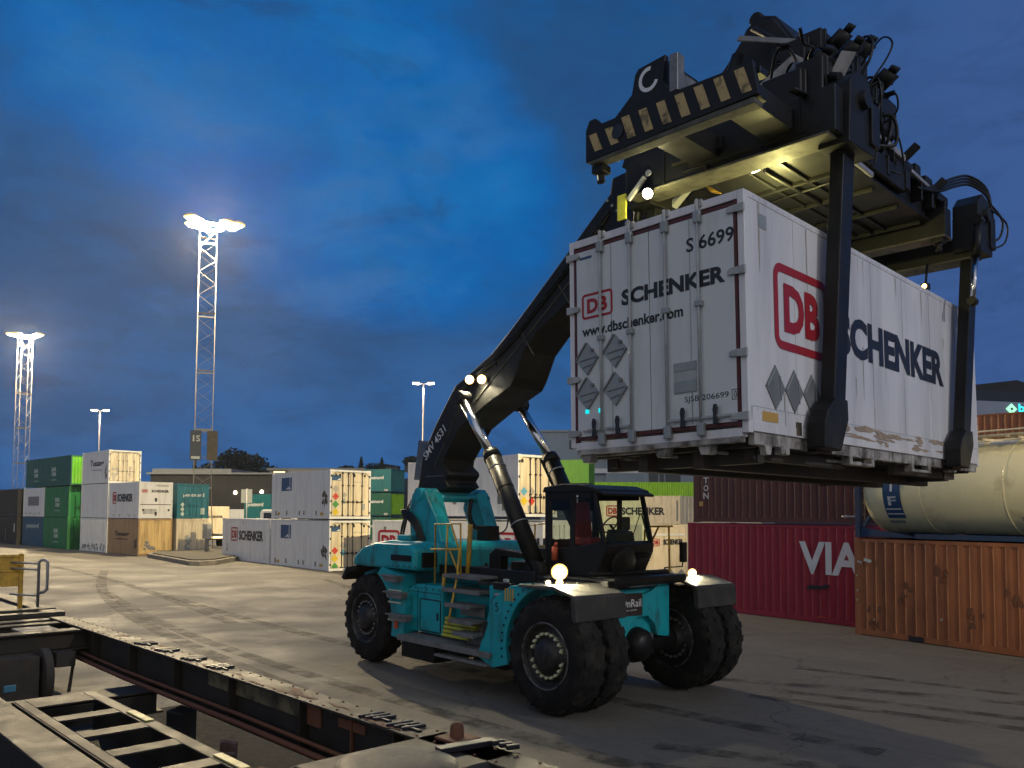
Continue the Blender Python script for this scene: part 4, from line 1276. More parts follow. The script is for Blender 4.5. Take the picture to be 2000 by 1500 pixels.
def smooth_path(pts, n=5):
    P = [Vector(p) for p in pts]
    P = [P[0]] + P + [P[-1]]
    out = []
    for i in range(1, len(P) - 2):
        for k in range(n):
            t = k / n
            out.append(.5 * ((2 * P[i]) + (P[i + 1] - P[i - 1]) * t + (2 * P[i - 1] - 5 * P[i] + 4 * P[i + 1] - P[i + 2]) * t * t + (3 * P[i] - P[i - 1] - 3 * P[i + 1] + P[i + 2]) * t ** 3))
    out.append(P[-2])
    return out
for pts, r in HOSES:
    mb = MB(); mb.tube(smooth_path(pts), r, 8); obj('hydraulic_hose', mb, M['black'], K)
# --- boom
mb = MB()
mb.prism([(-5.95, 3.74), (-5.86, 4.03), (-5.77, 4.49), (-5.29, 5.14), (-4.73, 5.77), (-4.55, 5.95), (-4.28, 6.05), (-3.35, 6.46), (-2.71, 6.89), (-1.13, 8.06), (-.11, 8.83), (-.05, 9.10), (.45, 9.13), (.70, 8.80), (.98, 8.30), (.6, 7.95), (-1.2, 7.05), (-1.97, 6.69), (-2.36, 6.36), (-2.62, 5.87), (-2.75, 5.70), (-3.54, 5.40), (-4.36, 5.03), (-4.98, 4.36), (-5.0, 4.24), (-4.80, 4.10), (-4.78, 4.02), (-4.90, 3.90), (-4.78, 3.76), (-5.2, 3.62)], 'y', -.44, .44)
bo = obj('boom', mb, M['boom'], K, .03)
mb = MB(); mb.prism([(-.2, 8.42), (2.45, 10.33), (2.62, 10.62), (2.86, 10.74), (3.12, 10.62), (3.45, 10.12), (3.42, 9.75), (3.1, 9.3), (2.6, 8.95), (.4, 7.6)], 'y', -.36, .36)
mb.cyl((3.08, -.5, 10.1), (3.08, .5, 10.1), .16, n=20); mb.cyl((2.78, -.36, 10.72), (2.78, .36, 10.72), .11, n=14)
obj('inner_boom', mb, M['boom'], bo, .025)
mb = MB()
mb.box(-5.6, -4.95, -.455, -.43, 4.0, 4.015)
mb.prism([(-6.15, 3.95), (-5.98, 4.85), (-5.80, 4.50), (-5.90, 3.95)], 'y', -.4, .4)
obj('base_cover', mb, M['steel'], bo)
mb = MB()
d_ = Vector((.77, 0, .64)).normalized(); u_ = Vector((-.64, 0, .77))
mb.text('SMV 4531', (-5.62, -.446, 4.36), d_, u_, .98, .19, (0, 0, 0), .01)
obj('lettering', mb, M['wink'], bo)
mb = MB()
mb.rhomb((2.35, -.366, 9.95), X, Z, .16, .34, (0, .003, 0))
obj('sticker', mb, M['redpl'], bo)
bu = Vector((.81, 0, .586)).normalized(); bn = Vector((-bu.z, 0, bu.x))
mb = MB()
for q0, q1 in ((Vector((-3.9, -.443, 5.5)), Vector((-.9, -.443, 7.6))), (Vector((-5.3, -.443, 4.2)), Vector((-4.3, -.443, 5.6)))):
    mb.bar(q0, q1, .012, .03, up=(0, 1, 0))
for t_ in (.18, .5, .82):
    q = Vector((-3.1, -.443, 6.45)).lerp(Vector((.1, -.443, 8.8)), t_)
    mb.bar(q - bn * .05, q - bn * .78, .012, .02, up=(0, 1, 0))
obj('weld_seam', mb, M['flange'], bo)
mb = MB()
for dz in (0, .07):
    mb.tube([(-4.5, -.465, 5.66 + dz), (-3.3, -.465, 6.24 + dz), (-2.5, -.465, 6.70 + dz), (-1.0, -.465, 7.78 + dz), (-.1, -.465, 8.45 + dz)], .02, 6)
for t_ in range(7):
    q = Vector((-3.2, -.465, 6.26)).lerp(Vector((-.3, -.465, 8.33)), t_ / 6)
    mb.bar(q - bn * .06, q + bn * .09, .05, .05, up=(0, 1, 0))
obj('hydraulic_line', mb, M['black'], bo)
mb = MB()
for k in range(9):
    q = Vector((-.15, -.446, 8.72)).lerp(Vector((.78, -.446, 7.75)), k / 8)
    mb.cyl(q, q + Vector((0, -.025, 0)), .025, n=6)
obj('bolts', mb, M['galv'], bo)
mb = MB()
mb.cyl((.30, -.45, 8.20), (.30, -.42, 8.20), .05, n=12); mb.cyl((-.6, -.45, 7.6), (-.6, -.42, 7.6), .04, n=12)
obj('pin', mb, M['galv'], bo)
# --- lift cylinders
for s_ in (-1, 1):
    y = s_ * .80
    mb = MB()
    a, b, c = Vector((-1.52, y, 2.15)), Vector((-2.90, y, 4.36)), Vector((-3.88, y, 5.56))
    mb.cyl(a, b, .165, n=24)
    dd = (b - a).normalized()
    for t_ in (.38, .68, .86):
        p = a.lerp(b, t_); mb.cyl(p, p + dd * .03, .175, n=24)
    mb.cyl(b - dd * .12, b + dd * .06, .185, .16, n=24)
    mb.bar(a + Vector((-.16, s_ * -.1, .03)), b + Vector((-.16, s_ * -.1, -.05)), .04, .04)
    cy = obj('lift_cylinder', mb, M['black'], K)
    mb = MB(); mb.cyl(b, c, .095, n=20); obj('rod', mb, M['chrome'], cy)
    mb = MB(); mb.cyl(c + Vector((0, -.16, 0)), c + Vector((0, .16, 0)), .15, n=16); mb.cyl(a + Vector((0, -.16, 0)), a + Vector((0, .16, 0)), .19, n=16)
    obj('pin', mb, M['boom'], cy)
    mb = MB()
    p = a.lerp(b, .86); mb.lathe([(.176, 0), (.18, .005), (.18, .025), (.176, .03)], p, dd, 24)
    p = a.lerp(b, .38); mb.lathe([(.176, 0), (.18, .005), (.18, .02), (.176, .025)], p, dd, 24)
    obj('clamp_band', mb, M['galv'], cy)
# --- cab
mb = MB()
CB = [(-1.45, 2.10), (-1.45, 2.55), (-.62, 2.62), (-.05, 2.72), (.04, 2.66), (.02, 2.52), (-.20, 2.10)]
mb.prism(CB, 'y', -.70, .58)
mb.prism([(-1.50, 3.58), (-1.46, 3.68), (-.95, 3.73), (-.40, 3.70), (-.12, 3.62), (-.08, 3.55), (-.2, 3.56)], 'y', -.74, .62)
for x in (-1.46, -.82):
    for y in (-.71, .53):
        mb.box(x, x + (.16 if x < -1 else .10), y, y + .06, 2.5, 3.6)
mb.box(-1.46, -1.40, -.65, .53, 3.25, 3.6); mb.box(-1.46, -1.40, -.65, .53, 2.5, 2.72)
for y in (-.71, .53):
    mb.bar((-.24, y + .03, 3.58), (-.02, y + .03, 2.68), .06, .09)
    mb.box(-1.4, -.3, y, y + .06, 3.44, 3.6)
cabo = obj('cab', mb, M['black'], K, .02)
mb = MB(); mb.add([(-.24, -.65, 3.56), (-.24, .53, 3.56), (0.0, .53, 2.68), (0.0, -.65, 2.68)], [(0, 1, 2, 3)]); obj('windscreen', mb, M['glass'], cabo)
mb = MB(); mb.add([(-.72, -.69, 3.46), (-.28, -.69, 3.46), (-.07, -.69, 2.70), (-.72, -.69, 2.62)], [(0, 1, 2, 3)]); obj('side_window', mb, M['darkglass'], cabo)
mb = MB(); mb.add([(-1.3, -.69, 3.46), (-.82, -.69, 3.46), (-.82, -.69, 2.60), (-1.3, -.69, 2.57)], [(0, 1, 2, 3)]); obj('side_window', mb, M['darkglass'], cabo)
mb = MB(); mb.add([(-1.3, .56, 3.46), (-.28, .56, 3.46), (-.07, .56, 2.70), (-1.3, .56, 2.57)], [(0, 1, 2, 3)]); obj('side_window', mb, M['glass'], cabo)
mb = MB(); mb.add([(-1.43, -.6, 3.25), (-1.43, .5, 3.25), (-1.43, .5, 2.72), (-1.43, -.6, 2.72)], [(0, 1, 2, 3)]); obj('rear_window', mb, M['darkglass'], cabo)
mb = MB()
mb.box(-1.15, -.70, -.32, .22, 2.62, 2.76); mb.prism([(-1.18, 2.72), (-1.08, 2.72), (-1.16, 3.42), (-1.26, 3.40)], 'y', -.28, .18)
obj('seat', mb, M['seatred'], cabo, .04)
mb = MB()
mb.prism([(-.42, 2.6), (-.12, 2.66), (-.16, 2.86), (-.34, 2.92)], 'y', -.25, .25); mb.box(-.75, -.4, .28, .5, 2.6, 2.88); mb.box(-.5, -.42, .22, .46, 2.9, 3.14)
mb.cyl((-.34, -.02, 2.85), (-.48, -.02, 3.0), .025)
obj('dashboard', mb, M['interior'], cabo, .01)
mb = MB()
ring = []
for k in range(25):
    a = 2 * math.pi * k / 24
    ring.append(Vector((-.48, -.02, 3.0)) + Vector((.10, 0, .14)) * math.cos(a) + Vector((0, .17, 0)) * math.sin(a))
mb.tube(ring, .014, 6, False); mb.bar(ring[6], ring[18], .02, .02)
obj('steering_wheel', mb, M['interior'], cabo)
mb = MB()
mb.bar((-.12, .42, 3.2), (-.02, .50, 2.68), .015, .03); mb.bar((-.05, .05, 2.70), (-.14, .40, 3.2), .012, .012)
mb.bar((-.2, .5, 3.56), (-.1, .4, 3.42), .012, .012)
obj('wiper', mb, M['ink'], cabo)
mb = MB()
mb.prism([(-.22, 3.56), (.02, 3.50), (.02, 3.545), (-.2, 3.62)], 'y', -.72, .60)
obj('visor', mb, M['black'], cabo, .01)
mb = MB()
mb.lathe([(.001, 0), (.26, 0), (.30, .03), (.30, .06), (.26, .08), (.001, .08)], (-.07, -.18, 2.33), (1, 0, -.25), 28)
for k in range(3): mb.box(-.03, .035 - k * .02, .12, .52, 2.46 - k * .05, 2.475 - k * .05)
obj('front_cowl', mb, M['boom'], cabo)
mb = MB(); mb.bar((.022, .26, 2.60), (.025, .50, 2.62), .012, .035); obj('trim_strip', mb, M['gold'], cabo)
mb = MB(); mb.cyl((-1.12, -.78, 2.36), (-1.12, -.78, 2.60), .055, n=12); mb.cyl((-1.12, -.78, 2.60), (-1.08, -.78, 2.67), .03, n=8); obj('fire_extinguisher', mb, M['orangered'], cabo)
mb = MB()
for z, r in ((3.50, .022), (3.44, .012), (3.40, .012)):
    mb.cyl((-.62, -.712, z), (-.62, -.72, z), r, n=10)
obj('indicator', mb, M['wink'], cabo)
# --- handrails
def rail(pts_list, r=.02):
    mb = MB()
    for pts in pts_list:
        mb.tube(pts, r, 8)
    return obj('handrail', mb, M['yellow'], K)
rail([[(-3.88, -1.42, 1.80), (-3.88, -1.42, 2.97), (-3.06, -1.42, 2.99), (-3.04, -1.42, 2.0)],
      [(-3.47, -1.42, 2.98), (-3.50, -1.45, 1.75)], [(-3.98, -1.45, 2.47), (-3.05, -1.42, 2.50)],
      [(-3.36, -1.42, 2.98), (-3.06, -1.42, 2.42)], [(-3.42, -1.42, 2.50), (-3.06, -1.44, 2.02)]])
rail([[(-3.10, -1.2, 2.0), (-3.10, -1.15, 2.98)]], .05)
rail([[(-3.06, -1.44, 2.5), (-2.98, -1.55, 2.0), (-2.90, -1.72, 1.55), (-2.86, -1.85, 1.12)]])
rail([[(-3.52, -1.46, 2.0), (-3.50, -1.5, 1.62)]], .035)
rail([[(-.72, 1.22, 1.95), (-.72, 1.22, 2.88), (-.62, 1.22, 2.96), (-.05, 1.22, 2.97)], [(-.12, 1.22, 1.95), (-.14, 1.22, 2.97)], [(-.38, 1.22, 2.96), (-.85, 1.22, 2.15)]])
rail([[(-4.3, 1.3, 2.0), (-4.28, 1.3, 2.92), (-3.5, 1.3, 2.98), (-3.4, 1.3, 2.0)], [(-3.9, 1.3, 2.95), (-3.95, 1.3, 2.0)], [(-4.28, 1.3, 2.45), (-3.45, 1.3, 2.5)]])
# mirror
mb = MB(); mb.tube([(-.2, 1.15, 2.06), (-.22, 1.2, 2.2), (-.24, 1.75, 2.2), (-.25, 1.8, 2.35)], .015); mb.box(-.30, -.22, 1.74, 1.88, 2.28, 2.66)
obj('mirror', mb, M['black'], K, .02)
# --- lamps
def headlight(p, r, d, m, pw, aim, spot=120, col=(1, .86, .55), body=True):
    p = Vector(p); d = Vector(d).normalized()
    mb = MB()
    mb.cyl(p - d * r * 1.1, p, r * .7, r * 1.08, n=18)
    if body: mb.cyl(p - d * r * 1.0, p - d * r * 1.0 - Vector((0, 0, r * 2.0)), .018, n=8)
    h = obj('headlight', mb, M['black'], K)
    mb = MB(); mb.lathe([(r * .80, r * .22), (r * .62, r * .33), (r * .3, r * .40), (.001, r * .42)], p, d, 18); obj('lens', mb, m, h)
    mb = MB(); mb.lathe([(r * 1.02, .0), (r, r * .10), (r * .9, r * .18), (r * .80, r * .22)], p, d, 18); obj('reflector', mb, M['lamprim'], h)
    if pw:
        lamp('SPOT', K, p + d * (r * .6), pw, col, .06, aim, spot, .8)
headlight((-.14, -1.62, 2.24), .135, (.75, -.6, -.15), M['lampwhite'], 300, (1.6, -1.9, 1.2), 150)
headlight((-.10, -1.66, 2.07), .062, (.75, -.6, -.15), M['lampwhite'], 0, None, body=False)
headlight((-.30, -1.72, 2.06), .045, (.75, -.6, -.15), M['lampwhite'], 0, None, body=False)
headlight((.10, 1.60, 2.10), .085, (.8, -.5, -.15), M['lampwhite'], 170, (1.6, 1.5, 1.0), 150)
headlight((-3.90, -.57, 5.97), .095, (.70, -.75, -.1), M['lampwhite'], 520, (-1.2, -4.0, 1.5), 150, body=False)
headlight((-3.50, -.57, 5.93), .095, (.70, -.75, -.1), M['lampwhite'], 0, None, body=False)

# --- spreader (own frame: x across the load, y along it)
c_, s_ = math.cos(KY), math.sin(KY)
CO = Vector((2.5752, 8.9662, 4.083)); CY = -0.7851
rel = CO - Vector(KO)
mb = MB()
mb.box(-1.75, -.12, 1.55, 6.35, 3.92, 4.34)
mb.box(-1.85, -.05, 1.55, 6.35, 3.885, 3.92)
mb.box(-1.70, -1.28, .2, 1.55, 3.94, 4.22); mb.box(-.62, -.20, .2, 1.55, 3.94, 4.22)
for k in range(5):
    mb.box(-1.7, -.15, 2.0 + k * .95, 2.05 + k * .95, 3.82, 3.885)
mb.box(-1.2, -1.15, 1.9, 6.2, 3.84, 3.885); mb.box(-.72, -.67, 1.9, 6.2, 3.84, 3.885)
mb.cyl((-.95, 2.2, 3.84), (-.9, 5.8, 3.84), .03, n=8); mb.cyl((-.3, 3.2, 3.84), (-1.6, 3.35, 3.84), .02, n=8)
mb.box(-1.62, -.85, 6.35, 7.5, 3.95, 4.25)
sprd = obj('spreader', mb, M['boom'], K, .015)
sprd.location = (rel.x * c_ + rel.y * s_, -rel.x * s_ + rel.y * c_, CO.z)
sprd.rotation_euler = (0, 0, CY - KY)
S = sprd
def sp(name, mb, m, bevel=.01, squash=False):
    if squash:
        mb.v = [(x, y, z if z < 4.86 else 4.86 + (z - 4.86) * .74) for x, y, z in mb.v]
    return obj(name, mb, m, S, bevel)
def hose(pts, r, parent=None, m='black', name='hydraulic_hose'):
    mb = MB(); mb.tube(smooth_path(pts), r, 7)
    if parent is S:
        return sp(name, mb, M[m], 0, True)
    return obj(name, mb, M[m], parent)
# near end beam with hazard stripes
E1 = [(-2.28, 3.66), (-2.28, 4.08), (-2.22, 4.20), (-2.12, 4.20), (-2.02, 4.10), (-1.80, 4.10), (-1.54, 4.30), (-1.49, 4.53), (-1.44, 4.59), (-1.04, 4.62), (-1.08, 4.30), (-.92, 4.12), (-.21, 4.10), (.10, 4.11), (.17, 3.70)]
mb = MB(); mb.prism(E1, 'y', -.04, .04)
mb.box(-2.25, .15, .04, .20, 3.70, 3.78); mb.box(-2.25, .15, .04, .22, 3.98, 4.06)
for x in (-1.9, -1.2, -.5): mb.box(x, x + .03, .04, .2, 3.7, 4.06)
mb.prism([(-1.44, 4.3), (-1.40, 4.57), (-1.06, 4.59), (-1.08, 4.3)], 'y', .04, .72)
sp('end_beam', mb, M['black'])
mb = MB(); mb.box(-2.22, .12, -.03, .15, 3.62, 3.69); sp('beam_flange', mb, M['flange'])
mb = MB()
for k in range(9):
    x = -2.12 + k * .262
    hgt = .30 if k not in (0, 1) else .24
    mb.prism([(x, 3.74 + .02), (x + .12, 3.74 + .02), (x + .02, 3.76 + hgt), (x - .10, 3.76 + hgt)], 'y', -.046, -.041)
sp('hazard_stripes', mb, M['hazard'], 0)
mb = MB()
n_ = 20
for a0, a1 in ((60, 400 - 60 - 20),):
    vs = []
    for i in range(n_ + 1):
        a = R(75 + (360 - 95) * i / n_)
        for r in (.155, .105):
            vs.append((-1.28 + r * math.cos(a) * .95, -.046, 4.40 + r * math.sin(a)))
    mb.add(vs, [(2 * i, 2 * i + 1, 2 * i + 3, 2 * i + 2) for i in range(n_)])
sp('emblem', mb, M['wink'], 0)
mb = MB(); mb.box(-1.085, -1.06, .1, .70, 4.24, 4.56); sp('gusset', mb, M['steel'])
mb = MB(); mb.cyl((-1.75, -.05, 3.90), (-1.75, -.055, 3.90), .09, n=20); sp('lifting_eye', mb, M['ink'], 0)
for x in (-2.15, .04):
    for y in (.12, 6.1):
        if x > 0 and y < 1: continue
        mb = MB(); mb.box(x - .09, x + .09, y - .09, y + .09, 3.52, 3.62); mb.cyl((x, y, 3.40), (x, y, 3.52), .035, .055, n=10); mb.box(x - .05, x + .05, y - .03, y + .03, 3.40, 3.45)
        sp('twistlock', mb, M['black'])
mb = MB(); mb.box(-2.3, .18, 5.98, 6.26, 3.62, 4.08); sp('end_beam', mb, M['black'])
mb = MB(); mb.box(-2.3, .18, 5.94, 6.30, 3.585, 3.62); sp('beam_flange', mb, M['flange'])
# grapple cross beams
for y, z0, z1 in ((1.75, 3.80, 4.38), (7.2, 3.47, 3.85)):
    mb = MB(); mb.box(-2.85, .32, y - .18, y + .18, z0, z1)
    if y < 3:
        for x in (-2.2, -1.5, -.7): mb.box(x, x + .05, y - .2, y - .18, z0 + .02, z1 - .02)
        mb.box(-2.0, -1.2, y - .26, y - .18, z0 + .22, z0 + .40)
        mb.prism([(-2.95, 4.3), (-2.85, 4.55), (-2.3, 4.5), (-2.2, 4.3)], 'y', y - .15, y + .15)
    sp('cross_beam', mb, M['black'])
    mb = MB(); mb.box(-2.8, .25, y - .22, y + .22, z0 - .035, z0); sp('beam_flange', mb, M['flange'])
# arms
def arm(xs, top, bot, foot):
    s__ = 1 if xs > -1 else -1
    mb = MB()
    x0, x1 = sorted((xs, xs + s__ * .18))
    (yt, zt), (yb, zb) = top, bot
    w = .33
    mb.prism([(yt - w / 2, zt), (yb - w / 2, zb), (yb + w / 2, zb), (yt + w / 2, zt)], 'x', x0, x1)
    mb.prism(foot, 'x', x0 - .02, x1 + .03)
    f_ = [p for p in foot]
    lo = min(p[1] for p in foot)
    a, b = min(p[0] for p in foot) + .12, max(p[0] for p in foot) - .12
    if s__ > 0: mb.box(xs - .26, xs + .05, a, b, lo - .02, lo + .06)
    else: mb.box(xs - .05, xs + .26, a, b, lo - .02, lo + .06)
    return sp('lift_arm', mb, M['black'], .015)
F1 = [(1.60, .52), (1.38, .36), (1.30, .2), (1.28, -.10), (1.74, -.12), (1.96, .28), (1.94, .52)]
F2 = [(6.50, .50), (6.28, .34), (6.20, .18), (6.18, -.10), (6.64, -.12), (6.88, .28), (6.84, .5)]
for xs in (.06, -2.62):
    arm(xs, (2.24, 4.36), (1.78, .5), F1)
    arm(xs, (7.40, 4.20), (6.68, .5), F2)
# hinges and their cylinders
for xs in (.2, -2.75):
    for (y, z) in ((2.2, 4.35), (7.3, 4.2)):
        mb = MB()
        mb.prism([(y - .42, z - .65), (y - .36, z + .15), (y - .1, z + .36), (y + .24, z + .30), (y + .42, z - .1), (y + .40, z - .62)], 'x', xs - .2, xs + .2)
        mb.cyl((xs - .28, y, z), (xs + .28, y, z), .12, n=16)
        mb.box(xs - .12, xs + .24, y + .2, y + .46, z - .5, z + .05)
        sp('hinge', mb, M['boom'])
    for (ya, za, yb, zb) in ((2.05, 4.2, 1.85, 2.4), (6.98, 4.05, 6.56, 2.6)):
        if xs > 0 and ya < 3: continue
        x = xs + (.19 if xs > 0 else -.19)
        a, b = Vector((x, ya, za)), Vector((x, yb, zb))
        mid_ = a.lerp(b, .45)
        mb = MB(); mb.cyl(a, mid_, .065, n=14); mb.cyl(a + Vector((0, -.1, 0)), a + Vector((0, .1, 0)), .08, n=12); mb.cyl(b + Vector((0, -.08, 0)), b + Vector((0, .08, 0)), .07, n=12)
        sp('arm_cylinder', mb, M['black'], 0)
        mb = MB(); mb.cyl(mid_, b, .04, n=12); sp('cylinder_rod', mb, M['chrome'], 0)
# rotator, swivel and side-shift frame below the boom head
mb = MB()
mb.box(-2.05, -.28, 2.3, 4.5, 4.34, 4.86); mb.box(-2.2, -.15, 2.55, 4.2, 4.86, 5.02)
mb.cyl((-1.2, 3.4, 5.02), (-1.2, 3.4, 5.42), .82, n=32); mb.cyl((-1.2, 3.4, 5.42), (-1.2, 3.4, 5.56), .70, n=32)
for y in (2.86, 3.78):
    mb.prism([(-2.0, 5.5), (-1.95, 6.3), (-1.55, 6.9), (-1.15, 6.95), (-.85, 6.3), (-.25, 5.9), (-.12, 5.5)], 'y', y, y + .14)
mb.box(-1.9, -.3, 2.9, 3.9, 5.5, 5.72)
sp('rotator', mb, M['boom'], .02, True)
for y in (2.66, 4.05):
    mb = MB(); mb.cyl((-.1, y, 5.25), (-.85, y, 6.1), .10, n=14); mb.cyl((-.85, y, 6.1), (-1.35, y, 6.7), .05, n=12); sp('damping_cylinder', mb, M['boom'], 0, True)
    mb = MB(); mb.cyl((-1.9, y, 5.3), (-1.6, y, 6.3), .09, n=14); sp('damping_cylinder', mb, M['boom'], 0, True)
for x, y, z, r, l in ((-.3, 2.2, 5.05, .14, .34), (.0, 2.5, 5.25, .12, .32), (-.05, 3.0, 5.55, .13, .34), (-.4, 3.0, 5.9, .12, .4), (.05, 3.6, 5.3, .14, .3)):
    mb = MB(); mb.cyl((x, y, z), (x + l * .75, y - .05, z + l * .5), r, n=12); mb.cyl((x + l * .75, y - .05, z + l * .5), (x + l, y - .08, z + l * .68), r * .55, n=10)
    sp('hydraulic_motor', mb, M['boom'], 0, True)
for (x0, x1, y0, y1, z0, z1) in ((-.35, .02, 1.9, 2.5, 4.5, 5.05), (-.3, .12, 2.6, 3.1, 4.9, 5.5), (-.75, -.2, 1.75, 2.3, 4.4, 4.85), (-.25, .1, 3.3, 4.2, 4.6, 5.2), (-1.0, -.5, 2.5, 2.9, 5.45, 6.0), (-.75, -.35, 2.7, 3.3, 5.8, 6.2)):
    mb = MB(); mb.box(x0, x1, y0, y1, z0, z1); mb.box(x0 - .02, x1 + .02, y0 + .1, y0 + .16, z0 + .1, z1 + .03)
    mb.cyl((x0 + .1, y0 - .03, (z0 + z1) / 2), (x0 + .1, y0 + .02, (z0 + z1) / 2), .05, n=10)
    sp('valve_box', mb, M['boom'], .03, True)
for (a, b, w, h) in (((-.98, 2.2, 4.95), (-.45, 2.35, 5.45), .05, .34), ((-.6, 2.1, 4.75), (-.3, 2.0, 5.1), .04, .3), ((-.05, 2.2, 4.6), (.2, 2.3, 5.2), .04, .2), ((-1.5, 2.5, 6.5), (-.55, 2.6, 5.95), .04, .10), ((-1.2, 1.9, 4.4), (-1.0, 1.95, 4.95), .05, .22)):
    mb = MB(); mb.bar(a, b, w, h); sp('bracket', mb, M['steel'], .01, True)
mb = MB(); mb.box(-.98, -.86, -.05, .1, 4.12, 4.58); sp('bracket', mb, M['steel'])
random.seed(11)
for k in range(12):
    x = random.uniform(-.5, .1); y = random.uniform(1.9, 4.0); z = random.uniform(4.7, 5.4)
    p = [Vector((x, y, z))]
    for j in range(4):
        p.append(p[-1] + Vector((random.uniform(-.16, .14), random.uniform(-.22, .22), random.uniform(-.22, .16))))
    hose(p, .024, S)
hose([(.1, 2.6, 5.2), (.30, 2.5, 5.5), (.44, 2.45, 5.35), (.42, 2.4, 5.0), (.28, 2.4, 4.75)], .02, S)
hose([(.1, 2.9, 5.3), (.42, 2.8, 5.6), (.60, 2.7, 5.35), (.5, 2.6, 4.95), (.3, 2.5, 4.6)], .014, S)
for k in range(4):
    hose([(.02, 5.2 + k * .05, 4.2), (.08, 6.0, 4.35 + k * .04), (.15, 6.7, 4.62 + k * .05), (.25, 7.1, 4.72 + k * .05), (.38, 7.55, 4.6 + k * .04), (.42, 7.7, 4.2)], .022, S)
hose([(.4, 7.6, 4.5), (.52, 7.85, 4.25), (.5, 7.8, 3.95), (.4, 7.6, 3.8)], .02, S)
hose([(.4, 7.5, 4.4), (.56, 7.95, 4.2), (.54, 7.9, 3.85), (.4, 7.6, 3.7)], .016, S)
for k in range(3):
    hose([(-.1 + .03 * k, 1.2, 4.3), (-.04, 2.5, 4.42 + .03 * k), (-.04, 4.2, 4.44 + .03 * k), (-.02, 5.4, 4.38 + .03 * k)], .022, S)
for k in range(16):
    y = random.uniform(1.8, 4.4); x = random.uniform(-.25, .12); z = random.uniform(4.4, 5.1); d = random.uniform(.12, .30)
    hose([(x, y, z), (x + d, y + random.uniform(-.15, .15), z + random.uniform(-.05, .15)), (x + d, y + random.uniform(-.2, .2), z - random.uniform(.2, .5)), (x + .02, y + random.uniform(-.25, .25), z - random.uniform(.3, .6))], random.choice((.014, .02, .026)), S)
for k in range(22):
    x, y, z = random.uniform(-.6, .14), random.uniform(1.7, 4.3), random.uniform(4.5, 5.5)
    mb = MB(); mb.cyl((x, y, z), (x + random.uniform(.05, .18), y + random.uniform(-.1, .1), z + random.uniform(-.1, .18)), random.uniform(.025, .06), n=8)
    mb.bar((x, y, z), (x + .02, y + .1, z + .02), .09, .07)
    sp('hose_fitting', mb, M['steel'] if k % 4 == 0 else M['black'], .004, True)
for k in range(9):
    x0_ = random.uniform(-1.1, -.3); y0_ = random.uniform(2.0, 3.6)
    hose([(x0_, y0_, 5.1), (x0_ + .15, y0_ - .12, 5.45), (x0_ + .32, y0_ - .1, 5.42), (x0_ + .4, y0_, 5.1)], .02, S)
# things along the top of the beam
mb = MB()
for (y, h, w) in ((3.1, .30, .5), (3.9, .42, .35), (4.5, .22, .7), (5.3, .30, .22), (5.75, .24, .3), (6.3, .14, .5)):
    mb.box(-.28, -.02, y, y + w, 4.34, 4.34 + h)
    mb.box(-.12, .04, y + w * .3, y + w * .55, 4.05, 4.34)
for y, z in ((4.75, 4.7), (5.95, 4.52)):
    mb.bar((-.1, y, z - .25), (.18, y + .06, z), .07, .12)
mb.box(-.06, .02, 2.9, 4.7, 4.0, 4.3)
sp('valve_block', mb, M['boom'], .01)
mb = MB()
mb.bar((.02, 3.3, 4.55), (.0, 4.75, 4.52), .05, .10); mb.bar((.06, 2.75, 3.85), (.06, 3.35, 3.83), .05, .07); mb.bar((.05, 4.9, 4.36), (.03, 5.9, 4.34), .04, .06)
mb.cyl((-.02, 2.7, 4.1), (-.02, 2.7, 4.9), .05)
sp('guide_rail', mb, M['galv'])
mb = MB()
mb.tube([(-2.14, 2.6, 4.28), (-2.10, 2.6, 4.12), (-2.0, 2.6, 3.99), (-1.88, 2.6, 3.94), (-1.76, 2.6, 3.98), (-1.68, 2.6, 4.1), (-1.66, 2.6, 4.25)], .055, 12)
sp('spring_hose', mb, M['yellow'], 0)
mb = MB(); mb.bar((-2.05, 2.4, 4.25), (-2.80, 2.4, 3.66), .14, .10); mb.bar((-2.75, 1.5, 3.72), (-2.45, 1.5, 3.98), .05, .07); sp('link_strut', mb, M['seam'])
mb = MB(); mb.box(-2.96, -2.80, 1.5, 1.54, 3.46, 3.84); sp('reflector_plate', mb, M['limey'])
mb = MB(); mb.cyl((-.47, 1.56, 4.04), (-.47, 1.53, 4.04), .05, n=14); mb.cyl((-2.42, 1.56, 4.04), (-2.42, 1.53, 4.04), .05, n=14); sp('pin', mb, M['galv'], 0)
# work light under the cross beam, marker lamp at the far end
mb = MB(); mb.cyl((-2.38, 1.50, 3.74), (-2.36, 1.44, 3.70), .055, .08, n=16); mb.bar((-2.38, 1.56, 3.78), (-2.38, 1.50, 3.74), .03, .03); sp('spreader_light', mb, M['black'], 0)
mb = MB(); mb.lathe([(.075, 0), (.06, .02), (.001, .03)], (-2.36, 1.44, 3.70), (.35, -.85, -.4), 16); sp('spreader_light_lens', mb, M['lampwhite'], 0)
lamp('POINT', S, (-2.22, 1.30, 3.52), 26, (1, .90, .40), .05)
mb = MB(); mb.cyl((-1.0, 2.02, 3.88), (-1.0, 2.05, 3.83), .05, .07, n=16); sp('spreader_light', mb, M['black'], 0)  # second fixture made up and tucked behind the cross beam, for the fill lamp
mb = MB(); mb.lathe([(.075, 0), (.06, .02), (.001, .03)], (-1.0, 2.05, 3.825), (0, .6, -.8), 16); sp('spreader_light_lens', mb, M['lampsmall'], 0)
lamp('POINT', S, (-1.0, 2.75, 3.42), 85, (1, .88, .30), .1)  # fill lamp added to brighten the beam underside, apart from its fixture
mb = MB(); mb.cyl((-.42, 6.95, 3.47), (-.42, 6.85, 3.10), .02, n=8); mb.box(-.48, -.36, 6.78, 6.90, 3.0, 3.1); sp('marker_lamp', mb, M['black'], 0)
